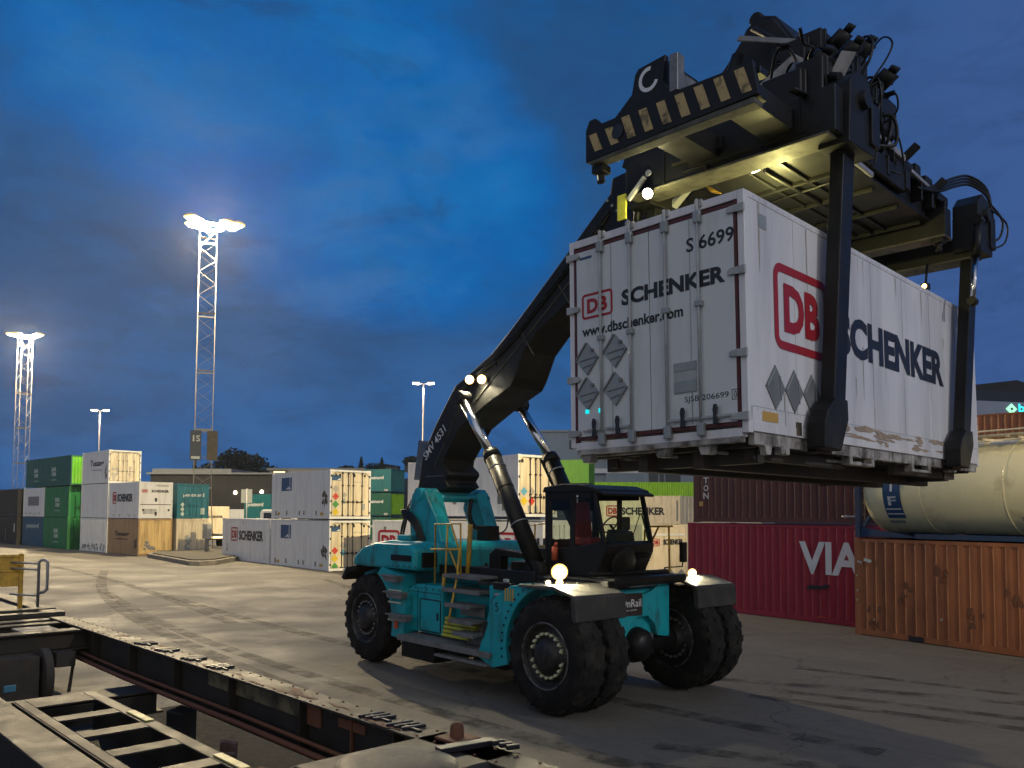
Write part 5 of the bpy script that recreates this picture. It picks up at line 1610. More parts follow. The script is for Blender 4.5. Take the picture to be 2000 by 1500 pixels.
mb = MB(); mb.lathe([(.04, 0), (.03, .02), (.001, .028)], (-.42, 6.78, 3.05), (0, -1, 0), 12); sp('marker_lens', mb, M['lamporange'], 0)

# ================================================================== THE CARRIED CONTAINER
T = thing('carried_container', 'white container with red logo and black wordmarks lifted in the air by the reach stacker', 'container', CO, CY)
T.rotation_euler = (0, -.0166, CY)
W_, L_, H_ = 2.55, 8.10, 2.72
mb = MB()
mb.box(-.045, -.004, .06, L_, .16, H_ - .07)
mb.box(-.045, -.0, .05, L_, .13, .30)
sidep = obj('side_wall', mb, M['lilac'], T)
mb = MB(); mb.box(-W_ + .004, -W_ + .045, .06, L_, .13, H_ - .07); obj('side_wall', mb, M['lilac'], T)
mb = MB()
mb.box(-W_ + .04, -.04, L_ - .05, L_, .13, H_ - .05); mb.box(-W_ + .02, -.02, .05, L_, H_ - .06, H_ - .03); mb.box(-W_ + .04, -.04, .06, L_ - .05, .10, .16)
obj('body', mb, M['lilac'], T)
mb = MB()
for x in (-.085, -W_):
    mb.box(x, x + .085, .0, .10, .0, H_); mb.box(x, x + .085, L_ - .1, L_ + .004, -.02, H_)
mb.box(-.06, .004, .1, L_ - .1, H_ - .075, H_); mb.box(-W_ - .004, -W_ + .06, .1, L_ - .1, H_ - .075, H_)
mb.box(-W_ + .085, -.085, .0, .09, H_ - .10, H_); mb.box(-W_ + .085, -.085, L_ - .09, L_, H_ - .08, H_)
mb.box(-.062, .006, .1, L_ - .1, .02, .13)
mb.box(-W_ + .085, -.085, .0, .12, -.04, .06)
obj('frame', mb, M['lilac'], T, .008)
mb = MB()
mb.box(-W_ + .085, -.085, -.006, .04, .085, .125); mb.box(-W_ + .085, -.085, -.006, .04, H_ - .165, H_ - .125)
mb.box(-W_ + .085, -W_ + .125, -.008, .05, .06, H_ - .10); mb.box(-.125, -.092, -.008, .05, .06, H_ - .10)
obj('door_frame', mb, M['redrail'], T)
for xa, xb in ((-W_ + .13, -W_ / 2 - .006), (-W_ / 2 + .006, -.13)):
    mb = MB(); mb.box(xa, xb, -.012, .03, .13, H_ - .17)
    xm = (xa + xb) / 2
    dr = obj('door', mb, M['door'], T, .006)
    mb = MB(); mb.box(xm - .008, xm + .008, -.0145, -.011, .14, H_ - .18); obj('door_seam', mb, M['seam'], dr)
    ex = -W_ if xa < -2 else 0
    mb = MB()
    for z in (.18, .88, 1.80, 2.50):
        a = -W_ - .02 if ex else -.20; b = a + .22
        mb.prism([(a, z - .03), (b, z - .05), (b, z + .05), (a + .03, z + .04), (a, z + .02)] if not ex else [(a, z - .05), (b - .03, z - .04), (b, z - .01), (b - .02, z + .03), (a, z + .05)], 'y', -.045, -.015)
    obj('hinge', mb, M['seam'], dr, .006)
for x, g in ((-2.0, -.11), (-1.54, -.2), (-1.02, .22), (-.57, .2)):
    mb = MB()
    mb.cyl((x, -.05, -.02), (x, -.05, H_ + .02), .017, n=10)
    mb.box(x - .045, x + .045, -.02, .02, H_ - .06, H_ + .02)
    lb = obj('locking_bar', mb, M['seam'], T)
    for za, zb in ((1.325, 1.395) if x < -1.2 else (1.485, 1.555), (H_ - .26, H_ - .12), (.0, .15)):
        mb = MB(); mb.box(x - .047, x + .047, -.077, -.012, za, zb); obj('bar_bracket', mb, M['placard'], lb, .012)
    mb = MB()
    hx = x + g
    mb.box(min(x, x + 2 * g), max(x, x + 2 * g) if g > 0 else x - .02, -.06, -.035, .195, .22)
    mb.box(hx + (-.14 if g > 0 else -.2), hx + (.22 if g > 0 else .14), -.05, -.03, .185, .205)
    obj('bar_handle', mb, M['seam'], lb)
    mb = MB()
    mb.prism([(hx - .03, .11), (hx + .03, .11), (hx + .035, .17), (hx + .02, .22), (hx + .032, .30), (hx + .015, .345), (hx - .02, .34), (hx - .032, .28), (hx - .022, .2)], 'y', -.085, -.055)
    obj('handle_grip', mb, M['ink'], lb, .01)
# lettering on the doors
def ct(name, body, x, z, w, h, m, bold=0., shear=0.):
    mb = MB(); mb.text(body, (x, -.0155, z), X, Z, w, h, (0, 0, 0), bold, shear); return obj(name, mb, m, T)
ct('lettering', 'SCHENKER', -1.69, 1.71, 1.45, .20, M['ink'], .045)
ct('lettering', 'www.dbschenker.com', -2.33, 1.42, 1.53, .135, M['ink'], .032)
ct('lettering', 'S 6699', -.74, 2.155, .62, .17, M['ink'], .02)
ct('lettering', 'SJSB 206699', -.80, .39, .57, .085, M['ink'], .0)
mb = MB(); mb.rring((-.19, -.0155, .375), X, Z, .09, .115, .007, .004, (0, 0, 0)); mb.text('0', (-.162, -.0155, .395), X, Z, .036, .075, (0, 0, 0), 0); obj('lettering', mb, M['ink'], T)
mb = MB()
o = Vector((-2.33, -.0155, 1.645)); mb.rring(o, X, Z, .50, .33, .032, .055, (0, 0, 0)); mb.text('DB', o + X * .085 + Z * .07, X, Z, .33, .19, (0, 0, 0), .045); obj('logo', mb, M['dbred'], T)
for x, z in ((-2.25, 1.13), (-1.80, 1.17), (-2.25, .68), (-1.80, .69)):
    mb = MB(); mb.rhomb((x, -.02, z), X, Z, .39, .43, (0, .006, 0)); pc = obj('placard_holder', mb, M['placard'], T)
    mb = MB(); mb.bar((x - .18, -.03, z), (x - .01, -.03, z + .205), .02, .016, up=(0, 1, 0)); mb.bar((x + .18, -.03, z), (x + .01, -.03, z - .205), .02, .016, up=(0, 1, 0))
    mb.bar((x - .12, -.028, z - .02), (x + .15, -.028, z + .01), .01, .008, up=(0, 1, 0)); mb.bar((x - .07, -.028, z - .11), (x + .08, -.028, z - .08), .01, .008, up=(0, 1, 0))
    mb.cyl((x + .09, -.045, z + .10), (x + .09, -.02, z + .10), .025, n=8)
    obj('holder_clip', mb, M['placdark'], pc)
mb = MB(); mb.box(-.94, -.63, -.022, -.012, .52, .88); pc = obj('document_holder', mb, M['seam'], T)
mb = MB(); mb.box(-.935, -.635, -.03, -.022, .78, .875); mb.box(-.935, -.635, -.03, -.022, .53, .66); obj('holder_flap', mb, M['placard'], pc)
mb = MB(); mb.box(-2.285, -2.235, -.022, -.012, .425, .475); mb.box(-2.07, -2.03, -.022, -.012, .42, .47); obj('cyan_reflector', mb, emit('cyan_reflection_glow', (0, .75, .8), .9), T)  # emission painted in for light the reflectors would throw back
mb = MB(); mb.box(-2.36, -2.16, -.016, -.012, 2.44, 2.47); obj('sticker', mb, M['logo_blue'], T)
# lettering on the long side
def cs(name, body, y, z, w, h, m, bold=0.):
    mb = MB(); mb.text(body, (.0035, y, z), Y, Z, w, h, (0, 0, 0), bold); return obj(name, mb, m, T)
cs('lettering', 'SCHENKER', 2.36, 1.21, 4.02, .56, M['ink'], .045)
mb = MB(); o = Vector((.0035, .64, 1.03)); mb.rring(o, Y, Z, 1.42, 1.02, .10, .17, (0, 0, 0)); mb.text('DB', o + Y * .24 + Z * .22, Y, Z, .94, .58, (0, 0, 0), .045); obj('logo', mb, M['dbred'], T)
for y in (.62, 1.08, 1.54):
    mb = MB(); mb.rhomb((.0, y, .56), Y, Z, .46, .52, (.008, 0, 0)); pc = obj('placard_holder', mb, M['placdark'], T)
    mb = MB(); mb.bar((.012, y - .2, .56), (.012, y, .79), .02, .012, up=(1, 0, 0)); mb.bar((.012, y + .1, .70), (.012, y + .12, .42), .012, .01, up=(1, 0, 0)); obj('holder_clip', mb, M['placard'], pc)
mb = MB(); mb.box(.001, .006, .30, .66, .15, .26); obj('sticker', mb, M['gold'], T)
mb = MB(); mb.box(.001, .008, 1.10, 1.24, .04, .2); obj('sticker', mb, M['oldyellow'], T)
mb = MB(); mb.box(-.003, .004, .32, .50, H_ - .36, H_ - .2); obj('vent', mb, M['placard'], T)
mb = MB(); mb.box(-.002, .002, .1, L_ - .1, .296, .302); obj('rail_joint', mb, M['placard'], T)
mb = MB()
for k in range(1, 7):
    mb.box(-.001, .0015, k * 1.16 - .004, k * 1.16 + .004, .31, H_ - .08)
obj('panel_joint', mb, M['lilac'], T)
mb = MB()
for k in range(54):
    for z in (.275, H_ - .045):
        mb.lathe([(.009, 0), (.006, .004), (.001, .005)], (.004 if z > 1 else .0, .2 + k * .145, z), X, 6)
obj('rivets', mb, M['seam'], T)
rd = random.Random(15)
for k in range(26):
    mb = MB()
    y = rd.uniform(.2, 7.8); z1 = rd.choice((H_ - .09, rd.uniform(.5, 2.4))); l = rd.uniform(.15, .9); w = rd.uniform(.004, .016)
    mb.add([(.0022 + k * .00003, y - w, z1), (.0022 + k * .00003, y + w, z1), (.0022 + k * .00003, y + w * .3, z1 - l), (.0022 + k * .00003, y - w * .3, z1 - l)], [(0, 1, 2, 3)])
    obj('rust_run', mb, mat('faint_rust_run', (.46, .42, .38), .7, 0, .2, 6), T)
rd = random.Random(5)
mb = MB()
for k in range(34):
    cy_, cz_ = rd.choice((rd.uniform(2.2, 4.4), rd.uniform(2.2, 7.6))), rd.uniform(.10, .30)
    w_, h_ = rd.uniform(.1, .5), rd.uniform(.015, .07)
    pts = []
    for a in range(8):
        r = rd.uniform(.3, 1); pts.append((.0065 + k * .0001, cy_ + math.cos(a * .785) * r * w_, cz_ + math.sin(a * .785) * r * h_))
    mb.add(pts, [tuple(range(8))])
obj('scrape', mb, mat('bare_primer_scrape', (.36, .27, .19), .6, 0, .3, 6), T)
# under-frame: rails, cross members, fork pockets, folded support legs
mb = MB()
for x in (-.10, -W_ + .02):
    mb.box(x, x + .08, .15, L_ - .1, -.12, .02)
    for k in range(15):
        mb.box(x - .01, x + .09, .35 + k * .52, .38 + k * .52, -.13, .01)
mb.box(-W_ + .1, -.1, .0, .10, -.10, -.04)
for y0 in (2.72, 4.95):
    for x in (-.12, -W_):
        mb.box(x, x + .11, y0 - .1, y0, -.20, .0); mb.box(x, x + .11, y0 + .62, y0 + .72, -.20, .0); mb.box(x, x + .11, y0 - .1, y0 + .72, -.23, -.19)
mb.prism([(.35, 0), (.60, 0), (.52, -.22), (.42, -.22)], 'x', -.10, -.02)
mb.box(-.1, -.01, .75, .95, -.2, 0); mb.box(-.1, -.01, 6.5, 6.9, -.17, 0)
obj('bottom_rail', mb, M['dirtywhite'], T, .006)
mb = MB()
for k in range(16):
    mb.box(-W_ + .1, -.1, .3 + k * .5, .36 + k * .5, -.14, .08)
mb.box(-1.75, -1.60, .35, L_ - .2, -.34, -.13); mb.box(-.95, -.80, .35, L_ - .2, -.34, -.13)
mb.box(-W_ + .15, -.2, .55, .7, -.3, -.13); mb.box(-W_ + .15, -.2, 6.9, 7.1, -.3, -.13)
for x in (-2.3, -.35):
    mb.box(x, x + .12, .5, 3.0, -.26, -.13); mb.box(x, x + .12, 4.8, 7.5, -.26, -.13)
obj('underframe', mb, M['under'], T, .01)
mb = MB()
for x in (-1.95, -1.35, -.65):
    mb.cyl((x, .25, -.16), (x + .55, 3.2, -.18), .02, n=8)
mb.box(-2.25, -1.2, .1, .14, -.13, -.10)
for x in (-2.45, -1.3, -.7): mb.prism([(x, -.04), (x + .22, -.04), (x + .16, -.2), (x + .06, -.2)], 'y', .05, .2)
obj('support_leg', mb, M['dirtywhite'], T)

# ================================================================== RAIL WAGONS IN THE FOREGROUND
WO, WY = (0.4229, 6.7471), R(-46.5)
G = thing('flat_wagon', 'open skeleton rail wagon frame of grimy steel beams in the near left corner', 'rail wagon', plc(WO, WY, 0, 0), WY)
def wp(name, mb, m, bev=.008, par=None): return obj(name, mb, m, par or G, bev)
mb = MB(); mb.box(-13.2, 3.5, -.335, -.0, 1.122, 1.15); ff = wp('top_flange', mb, M['wagontop'])
mb = MB()
mb.box(-13.2, 3.5, -.20, -.175, .60, 1.122); mb.box(-13.2, 3.5, -.33, -.04, .565, .60)
for k in range(9):
    x = -12.4 + k * 1.75
    mb.box(x, x + .02, -.32, -.2, .60, 1.122); mb.box(x, x + .02, -.175, -.03, .60, 1.122)
wp('side_sill', mb, M['wagon'])
mb = MB()
for k, (x, z) in enumerate(((-3.9, 1.0), (-3.0, 1.02))):
    pass
mb.box(-6.2, -3.75, -.222, -.20, .90, 1.10)
wp('side_plate', mb, M['oldyellow'])
mb = MB(); mb.box(-3.75, -3.35, -.224, -.20, .86, 1.10); mb.box(-2.75, -2.72, -.24, -.2, .62, 1.1); mb.box(-3.0, -2.5, -.222, -.2, .95, 1.05); wp('rust_plate', mb, M['rust'])
for x in (-8.75, -7.9, -6.95, -6.1, -2.5, -2.02):
    mb = MB()
    for j in range(3):
        mb.bar((x + j * .10, -.30 + j * .02, 1.162), (x + .06 + j * .10, -.03, 1.168), .045, .03)
    mb.box(x - .05, x + .38, -.20, -.16, 1.15, 1.172)
    wp('deck_cleat', mb, M['ink'])
# near sill with its flange
mb = MB(); mb.box(-13.2, 2, -2.90, -2.52, .97, 1.0); wp('top_flange', mb, M['wagontop'])
mb = MB(); mb.box(-13.2, 2, -2.73, -2.70, .45, .97); mb.box(-13.2, 2, -2.9, -2.52, .42, .45); wp('side_sill', mb, M['wagon'])
# cross members
for (x0, x1, z0, z1) in ((-13.35, -13.05, .86, 1.12), (-12.72, -12.45, .92, 1.12), (-11.55, -11.2, .80, 1.12), (-8.35, -7.75, .30, .60)):
    mb = MB(); mb.box(x0, x1, -2.52, -.20, z1 - .03, z1); mb.box((x0 + x1) / 2 - .02, (x0 + x1) / 2 + .02, -2.52, -.2, z0, z1 - .03); mb.box(x0, x1, -2.52, -.20, z0 - .03, z0)
    if z1 < .7: mb.box(x0 + .25, x1 - .004, -2.5, -.3, z0 + .003, z1 - .05)
    wp('cross_member', mb, M['wagontop'] if z1 > .7 else M['wagon'])
mb = MB(); mb.box(-12.4, -11.6, -1.15, -.55, 1.05, 1.09); mb.box(-12.0, -11.98, -1.15, -.55, 1.09, 1.095); wp('tread_plate', mb, M['grip'])
mb = MB()
mb.box(-11.6, -11.1, -2.5, -.95, .35, .75); mb.box(-11.1, -10.7, -1.9, -1.1, .1, .8); mb.bar((-10.8, -.62, .15), (-11.3, -.4, .72), .05, .05); mb.box(-11.3, -10.9, -.8, -.5, .55, .8)
for x in (-12.6, -10.9):
    mb.cyl((x, -1.05, .46), (x, -.93, .46), .44, n=28); mb.cyl((x, -2.2, .46), (x, -2.08, .46), .44, n=28); mb.cyl((x, -2.2, .46), (x, -.9, .46), .08, n=12)
wp('bogie', mb, M['under'])
mb = MB(); mb.box(-9.55, -9.53, -1.86, -1.70, .50, .60); wp('data_plate', mb, M['bluepl'])
mb = MB()
for k in range(60):
    x = -12.9 + k * .27
    mb.lathe([(.016, 0), (.012, .009), (.001, .012)], (x, -.29, 1.15), Z, 6); mb.lathe([(.016, 0), (.012, .009), (.001, .012)], (x, -.05, 1.15), Z, 6)
    mb.lathe([(.014, 0), (.010, .009), (.001, .011)], (x, -.2, 1.06), -Y, 6)
wp('rivets', mb, M['rust'], 0)
for yy, zz, r in ((-.30, .72, .025), (-.36, .64, .035)):
    mb = MB(); mb.tube([(-12.6, yy, zz), (-9.0, yy - .02, zz - .02), (-5.0, yy, zz), (-1.5, yy - .03, zz)], r, 8); wp('brake_pipe', mb, M['rust'], 0)
rdw = random.Random(9)
for k in range(16):
    mb = MB(); x, y = rdw.uniform(-10, 0), rdw.uniform(-.3, -.05); pts = []
    for a in range(9):
        r = rdw.uniform(.3, 1); pts.append((x + math.cos(a * .698) * r * rdw.uniform(.15, .5), y + math.sin(a * .698) * r * .05, 1.1515 + k * .0003))
    mb.add(pts, [tuple(range(9))]); wp('rust_patch', mb, M['rust'], 0)
# perforated centre beam
mb = MB()
hz = .78
xs = [-7.3] + sum([[-6.75 + k * .92, -6.75 + k * .92 + .66] for k in range(6)], []) + [-.9]
for k in range(0, len(xs) - 1, 2):
    mb.box(xs[k], xs[k + 1], -2.12, -1.44, hz, hz + .025)
mb.box(-7.3, -.9, -2.24, -2.12, hz, hz + .025); mb.box(-7.3, -.9, -1.44, -1.30, hz, hz + .025)
mb.box(-7.3, -.9, -2.26, -2.24, .35, hz + .02); mb.box(-7.3, -.9, -1.30, -1.28, .30, hz + .02)
mb.box(-7.3, -.9, -2.24, -1.3, .30, .33)
wp('centre_beam', mb, M['wagontop'])
mb = MB()
for x in (-5.75, -3.35):
    mb.bar((x, -1.36, hz + .035), (x + .62, -1.36, hz + .035), .10, .02)
wp('yellow_strip', mb, mat('pale_yellow_strip', (.62, .56, .18), .5, 0, .15, 6, GRIME, .5, (5, 5, 5)))
# saddle with a spigot at the near end
mb = MB()
mb.prism([(-1.62, 1.02), (-1.62, 1.10), (-1.5, 1.15), (-.55, 1.15), (-.45, 1.10), (-.45, 1.02)], 'y', -1.55, .06)
mb.prism([(-1.7, .98), (-1.7, 1.03), (-.3, 1.03), (-.3, .98)], 'y', -2.4, -.2)
wp('saddle', mb, M['wagontop'], .02)
mb = MB(); mb.lathe([(.50, 0), (.485, .02), (.40, .05), (.25, .065), (.001, .07)], (-.95, -.95, 1.15), Z, 36); wp('saddle_dome', mb, mat('dark_worn_pan', (.03, .032, .04), .62, .1, .3, 5, (.14, .13, .10), .8, (3, 3, 3), thr=(.55, .7)), 0)
mb = MB(); mb.prism([(-1.36, 1.15), (-1.36, 1.18), (-1.05, 1.18), (-1.05, 1.15)], 'y', -.24, .05); wp('spigot_plate', mb, M['rust'])
mb = MB(); mb.lathe([(.065, 0), (.062, .09), (.05, .115), (.02, .13), (.001, .13)], (-1.21, -.10, 1.18), Z, 20); wp('spigot', mb, M['rust'], 0)
mb = MB(); mb.bar((-.98, -.5, 1.18), (-.88, .04, 1.18), .12, .05)
for k in range(3): mb.bar((-.78 + k * .09, -.06, 1.2), (-.74 + k * .09, .05, 1.2), .05, .04)
wp('clamp', mb, M['ink'])
# debris lying in the well
for (nm, lb, c, sz, rot, m) in (('scrap_board', 'reddish torn board leaning up in the dark wagon well', (-4.85, -.55, .36), (.20, .05, .30), (.25, .12, .75), 'scrap'),
                         ('scrap_board', 'dark plank lying flat beside the leaning reddish board', (-4.45, -.22, .12), (.46, .22, .05), (0, .12, .4), 'rust'),
                         ('scrap_box', 'small dark carton sunk deep in the wagon well', (-6.9, -.28, .24), (.30, .26, .46), (.1, .1, .4), 'charcoal')):
    mb = MB(); a, b, d = sz
    mb.box(-a / 2, a / 2, -b / 2, b / 2, -d / 2, d / 2); mb.bar((-a / 2, -b / 2 - .012, 0), (a / 2, -b / 2 - .012, .02), .02, .04)
    o = obj(nm, mb, M[m], None, .008)
    o.location = plc(WO, WY, c[0], c[1], c[2]); o.rotation_euler = (rot[0], rot[1], WY + rot[2])
    tag(o, lb, 'debris')
# the next wagon, only its near end in view
G2 = thing('flat_wagon', 'next rail wagon behind, its end platform carrying a yellow panel and handrail', 'rail wagon', plc(WO, WY, 0, 0), WY)
mb = MB(); mb.box(-21, -14.3, -2.6, .25, 1.00, 1.06); mb.box(-14.6, -14.3, -2.6, .25, .7, 1.12); mb.box(-21, -14.6, -.1, .25, .75, 1.12); mb.box(-15.3, -14.95, -2.6, .25, 1.06, 1.14)
mb.box(-14.3, -14.0, -1.5, -1.2, .8, 1.05); mb.box(-20, -15, -1.5, -.8, .2, 1.0)
obj('end_platform', mb, M['wagontop'], G2, .01)
mb = MB()
mb.tube([(-15.55, .04, 1.06), (-15.55, .04, 2.08), (-15.5, .08, 2.13), (-15.46, .14, 2.13), (-15.43, .18, 2.07), (-15.43, .18, 1.50), (-15.47, .13, 1.44), (-15.55, .04, 1.42)], .032, 10)
for z in (2.05, 1.92, 1.36): mb.tube([(-15.55, .04, z), (-16.0, -.4, z + .03)], .022, 8)
obj('handrail', mb, M['galv'], G2)
mb = MB(); mb.box(-16.05, -16.0, -2.2, -.22, 1.55, 2.24); mb.box(-16.04, -15.97, -.24, -.15, 1.06, 2.26); mb.box(-16.0, -15.98, -2.2, -.24, 1.86, 1.90); mb.box(-16.0, -15.98, -2.2, -.24, 2.18, 2.22)
obj('yellow_panel', mb, M['yellow'], G2, .01)

# ================================================================== LIGHTING MASTS AND POLES
def mast(label, x, y, h, s, rot, power, heads, boards, aim, name='lighting_mast'):
    t = thing(name, label, 'lighting mast', (x, y, .2 if boards else 0), rot, 'lattice lighting masts')
    mb = MB()
    hw = s / 2
    zb = 9.0 if boards else 8
    def leg(i, z):
        k = 1.0 + (0.35 * (1 - z / 5.0) if z < 5 else 0)
        a = i * math.pi / 2 + math.pi / 4
        return Vector((math.cos(a) * hw * 1.414 * k, math.sin(a) * hw * 1.414 * k, z))
    zs = [0]
    while zs[-1] < h - 1.0: zs.append(zs[-1] + 1.0)
    zs[-1] = h
    for i in range(4):
        mb.tube([leg(i, 0), leg(i, 5), leg(i, h)], .034, 6)
        for a, b in zip(zs[:-1], zs[1:]):
            k = int(a) % 2
            mb.bar(leg((i + k) % 4, a), leg((i + 1 - k) % 4, b), .024, .024)
    for z in [5.0, 9.7, 14.5, 19.2, h - 1.2, h]:
        for i in range(4): mb.bar(leg(i, z), leg((i + 1) % 4, z), .08, .10)
    obj('lattice', mb, M['lattice'], t)
    mb = MB()
    mb.lathe([(hw * 1.9, h - .02), (hw * 1.9, h + .04)], (0, 0, 0), Z, 24); mb.lathe([(hw * .9, h), (hw * 1.9, h)], (0, 0, 0), Z, 24)
    for r, a in heads:
        mb.bar((0, 0, h + .15), (math.cos(a) * r, math.sin(a) * r, h + .35), .09, .09)
    obj('head_frame', mb, M['galv'], t)
    for r, a in heads:
        c = Vector((math.cos(a) * r, math.sin(a) * r, h + .35))
        mb = MB(); mb.lathe([(.10, .22), (.45, .16), (.62, .02), (.62, -.04), (.57, -.04)], c, Z, 24)
        f = obj('floodlight', mb, M['galv'], t)
        mb = MB(); mb.lathe([(.44, -.12), (.36, -.22), (.2, -.28), (.001, -.30)], c, Z, 24)
        obj('lens', mb, M['lampwarm'], f)
        mb = MB(); mb.lathe([(.60, .0), (.585, -.05), (.53, -.10), (.44, -.12)], c, Z, 24)
        obj('reflector', mb, M['lamprim'], f)
    for bx in boards:
        mb = MB(); mb.box(bx[0], bx[1], -hw - .10, -hw - .05, bx[2], bx[3]); bd = obj('sign_board', mb, M[bx[4]], t)
        mb = MB()
        if bx[4] == 'navy':
            mb.text('I', (bx[0] + .2, -hw - .11, bx[3] - .9), X, Z, .12, .5, (0, 0, 0), .02); mb.text('S', (bx[0] + .45, -hw - .11, bx[3] - .9), X, Z, .3, .5, (0, 0, 0), .02); mb.box(bx[0] + .1, bx[1] - .1, -hw - .115, -hw - .105, bx[2] + .1, bx[2] + .3)
            obj('lettering', mb, M['placard'], bd)
    lamp('POINT', t, (0, 0, h - .6), power, WARM, .7)
    return t
mast('tall lit lattice mast carrying two sign boards, beside the left container stack', -25.2, 67.4, 26.6, 1.35, R(20), MAST_POWER,
     [(1.5, R(150)), (1.0, R(200)), (1.6, R(215)), (.7, R(120)), (1.6, R(-25)), (2.3, R(-10)), (1.9, R(15))],
     [(-1.0, -.15, 7.2, 9.6, 'navy'), (.28, 1.1, 7.2, 9.6, 'under')], None)
mast('farther lattice lighting mast at the left edge, with lit lamps and reddish lower bays', -66.5, 112, 27.0, 1.4, R(10), MAST_POWER,
     [(1.5, R(170)), (1.0, R(200)), (1.8, R(190)), (1.5, R(0)), (2.0, R(-15)), (1.2, R(20))], [], None)
bx = thing('switch_cabinet', 'grey cabinet on a post at the foot of the tall lattice mast', 'cabinet', (-22.6, 61.6, .3), R(-40))
mb = MB(); mb.box(-.35, .35, -.18, .18, .95, 2.0); mb.box(-.37, .37, -.2, .2, 2.0, 2.04); obj('box', mb, M['seam'], bx, .02)
mb = MB(); mb.box(-.3, .3, -.19, -.18, 1.0, 1.95); mb.box(.2, .24, -.21, -.19, 1.4, 1.55); obj('door', mb, M['placard'], bx)
mb = MB(); mb.box(-.14, .14, -.1, .1, 0, .95); obj('post', mb, M['placdark'], bx)
def pole(label, x, y, h):
    t = thing('street_lamp', label, 'street lamp', (x, y, 0), 0, 'slim street lamp poles')
    mb = MB(); mb.tube([(0, 0, 0), (0, 0, h * .5), (0, 0, h)], [.16, .11, .07], 10); obj('pole', mb, M['galv'], t)
    for s_ in (-1, 1):
        mb = MB(); mb.bar((0, 0, h), (s_ * .55, 0, h + .12), .06, .06); mb.prism([(s_ * .35, h + .08), (s_ * 1.15, h + .16), (s_ * 1.15, h + .24), (s_ * .4, h + .26)], 'y', -.2, .2)
        a = obj('lamp_head', mb, M['placdark'], t)
        mb = MB(); mb.prism([(s_ * .4, h + .075), (s_ * 1.12, h + .15), (s_ * 1.1, h + .03), (s_ * .5, h - .03)], 'y', -.18, .18); obj('lens', mb, M['lampsmall'], a)
    lamp('POINT', t, (0, 0, h - .4), 900, (1, .72, .5), .3)
pole('slim street lamp with two lit heads rising behind the left container stack', -54.0, 108, 16.4)
pole('slim street lamp with two lit heads left of the raised boom', -9.3, 86, 16.7)
# floodlight mast outside the right edge that lights the door ends of the far rows
FM = mast('lattice floodlight mast standing beyond the right edge of the yard', 60, -30, 38, 1.35, R(35), 10,
     [(1.5, R(170)), (1.2, R(140))], [], None)
for tx, ty, pw, sz in ((-10, 46, 150000, 15), (-27, 62, 280000, 14), (5, 45, 130000, 13)):
    f_, l_ = dirs(R(35))
    v_ = Vector((tx - 60, ty + 30, 0))
    lamp('SPOT', FM, (-1.0, 0, 37.4), pw, (1, .79, .43), .6, (v_.dot(f_), v_.dot(l_), 3), sz, .5)
v_ = Vector((7 - 60, 12 + 30, 0))
lamp('SPOT', FM, (-1.0, .4, 37.4), 46000, (.96, .96, 1), 1.0, (v_.dot(f_), v_.dot(l_), 6), 14, .8)  # broad spot added to brighten the side of the carried container

# unseen floodlight mast added behind the photographer to brighten the tank stack
FN = mast('unseen lattice floodlight mast added well behind the photographer to brighten the tank', 2, -40, 36, 1.35, 0, 10, [(1.5, R(20)), (1.2, R(50))], [], None)
lamp('SPOT', FN, (1.2, .3, 35.3), 60000, (1, .84, .52), .6, (15.2 - 2, 17 + 40, 4.2), 10, .7)

# ================================================================== BUILDINGS, HILL TOP TREES, SMALL BACKGROUND THINGS
def building(label, x, y, rz, w, d, h, wallm, name='building', cat='building'):
    t = thing(name, label, cat, (x, y, 0), rz)
    mb = MB(); mb.box(0, w, 0, d, 0, h); obj('wall', mb, M[wallm], t)
    return t
t = building('long dark warehouse with a pale roof and two wall lamps behind the white containers', -62, 142, R(-4), 31, 30, 9.7, 'wall')
mb = MB(); mb.box(-.5, 31.5, -.5, 30.5, 9.7, 10.0); mb.box(0, 14, .5, 30, 10.0, 10.7); mb.box(24, 31, .5, 30, 10, 10.5); obj('roof', mb, M['paleroof'], t)
for x, z in ((15.0, 6.6), (19.6, 6.75)):
    mb = MB(); mb.lathe([(.30, 0), (.24, .12), (.001, .16)], (x, -.1, z), -Y, 14); obj('wall_lamp', mb, M['lampsmall'], t)
for k in range(4):
    mb = MB(); mb.box(3 + k * 7, 6.4 + k * 7, -.06, .0, 0, 4.2); obj('gate', mb, M['placdark'], t)
t = building('low pale building with one lit window on the slope above the warehouse', -50.5, 172, R(-6), 20, 14, 12.0, 'house')
mb = MB(); mb.box(-.4, 20.4, -.4, 14.4, 12.0, 12.5); obj('roof', mb, M['paleroof'], t)
mb = MB(); mb.box(1, 3.4, -.06, 0, 10.7, 11.8); obj('window', mb, M['window'], t)
mb = MB(); mb.box(4.4, 7.2, -.06, 0, 10.7, 11.8); obj('window', mb, M['blank'], t)
t = building('grey blue block with a blue lamp, just right of the raised boom foot', 5.0, 145, R(-3), 14.6, 14, 17.6, 'bluewall')
mb = MB(); mb.box(-.3, 14.9, -.3, 14.3, 17.6, 18.0); obj('roof', mb, M['bluewall'], t)
mb = MB(); mb.lathe([(.35, 0), (.25, .2), (.001, .25)], (1.9, -.1, 13.2), -Y, 12); obj('blue_lamp', mb, M['blueglow'], t)
mb = MB(); mb.box(11.2, 11.9, -.05, 0, 14.6, 16.2); mb.box(5, 5.8, -.05, 0, 14.6, 16.2); obj('window', mb, M['blank'], t)
t = building('blue grey office block with pale facade bands and one lit window', 15.9, 140, R(-4), 28, 14, 17.6, 'bluewall')
for z in (10.2, 12.9):
    mb = MB(); mb.box(-4.2, 28.06, -.12, .0, z, z + .8); obj('facade_band', mb, M['stripe'], t)
mb = MB(); mb.box(.6, 3.3, -.06, 0, 13.9, 15.3); obj('window', mb, M['winwhite'], t)
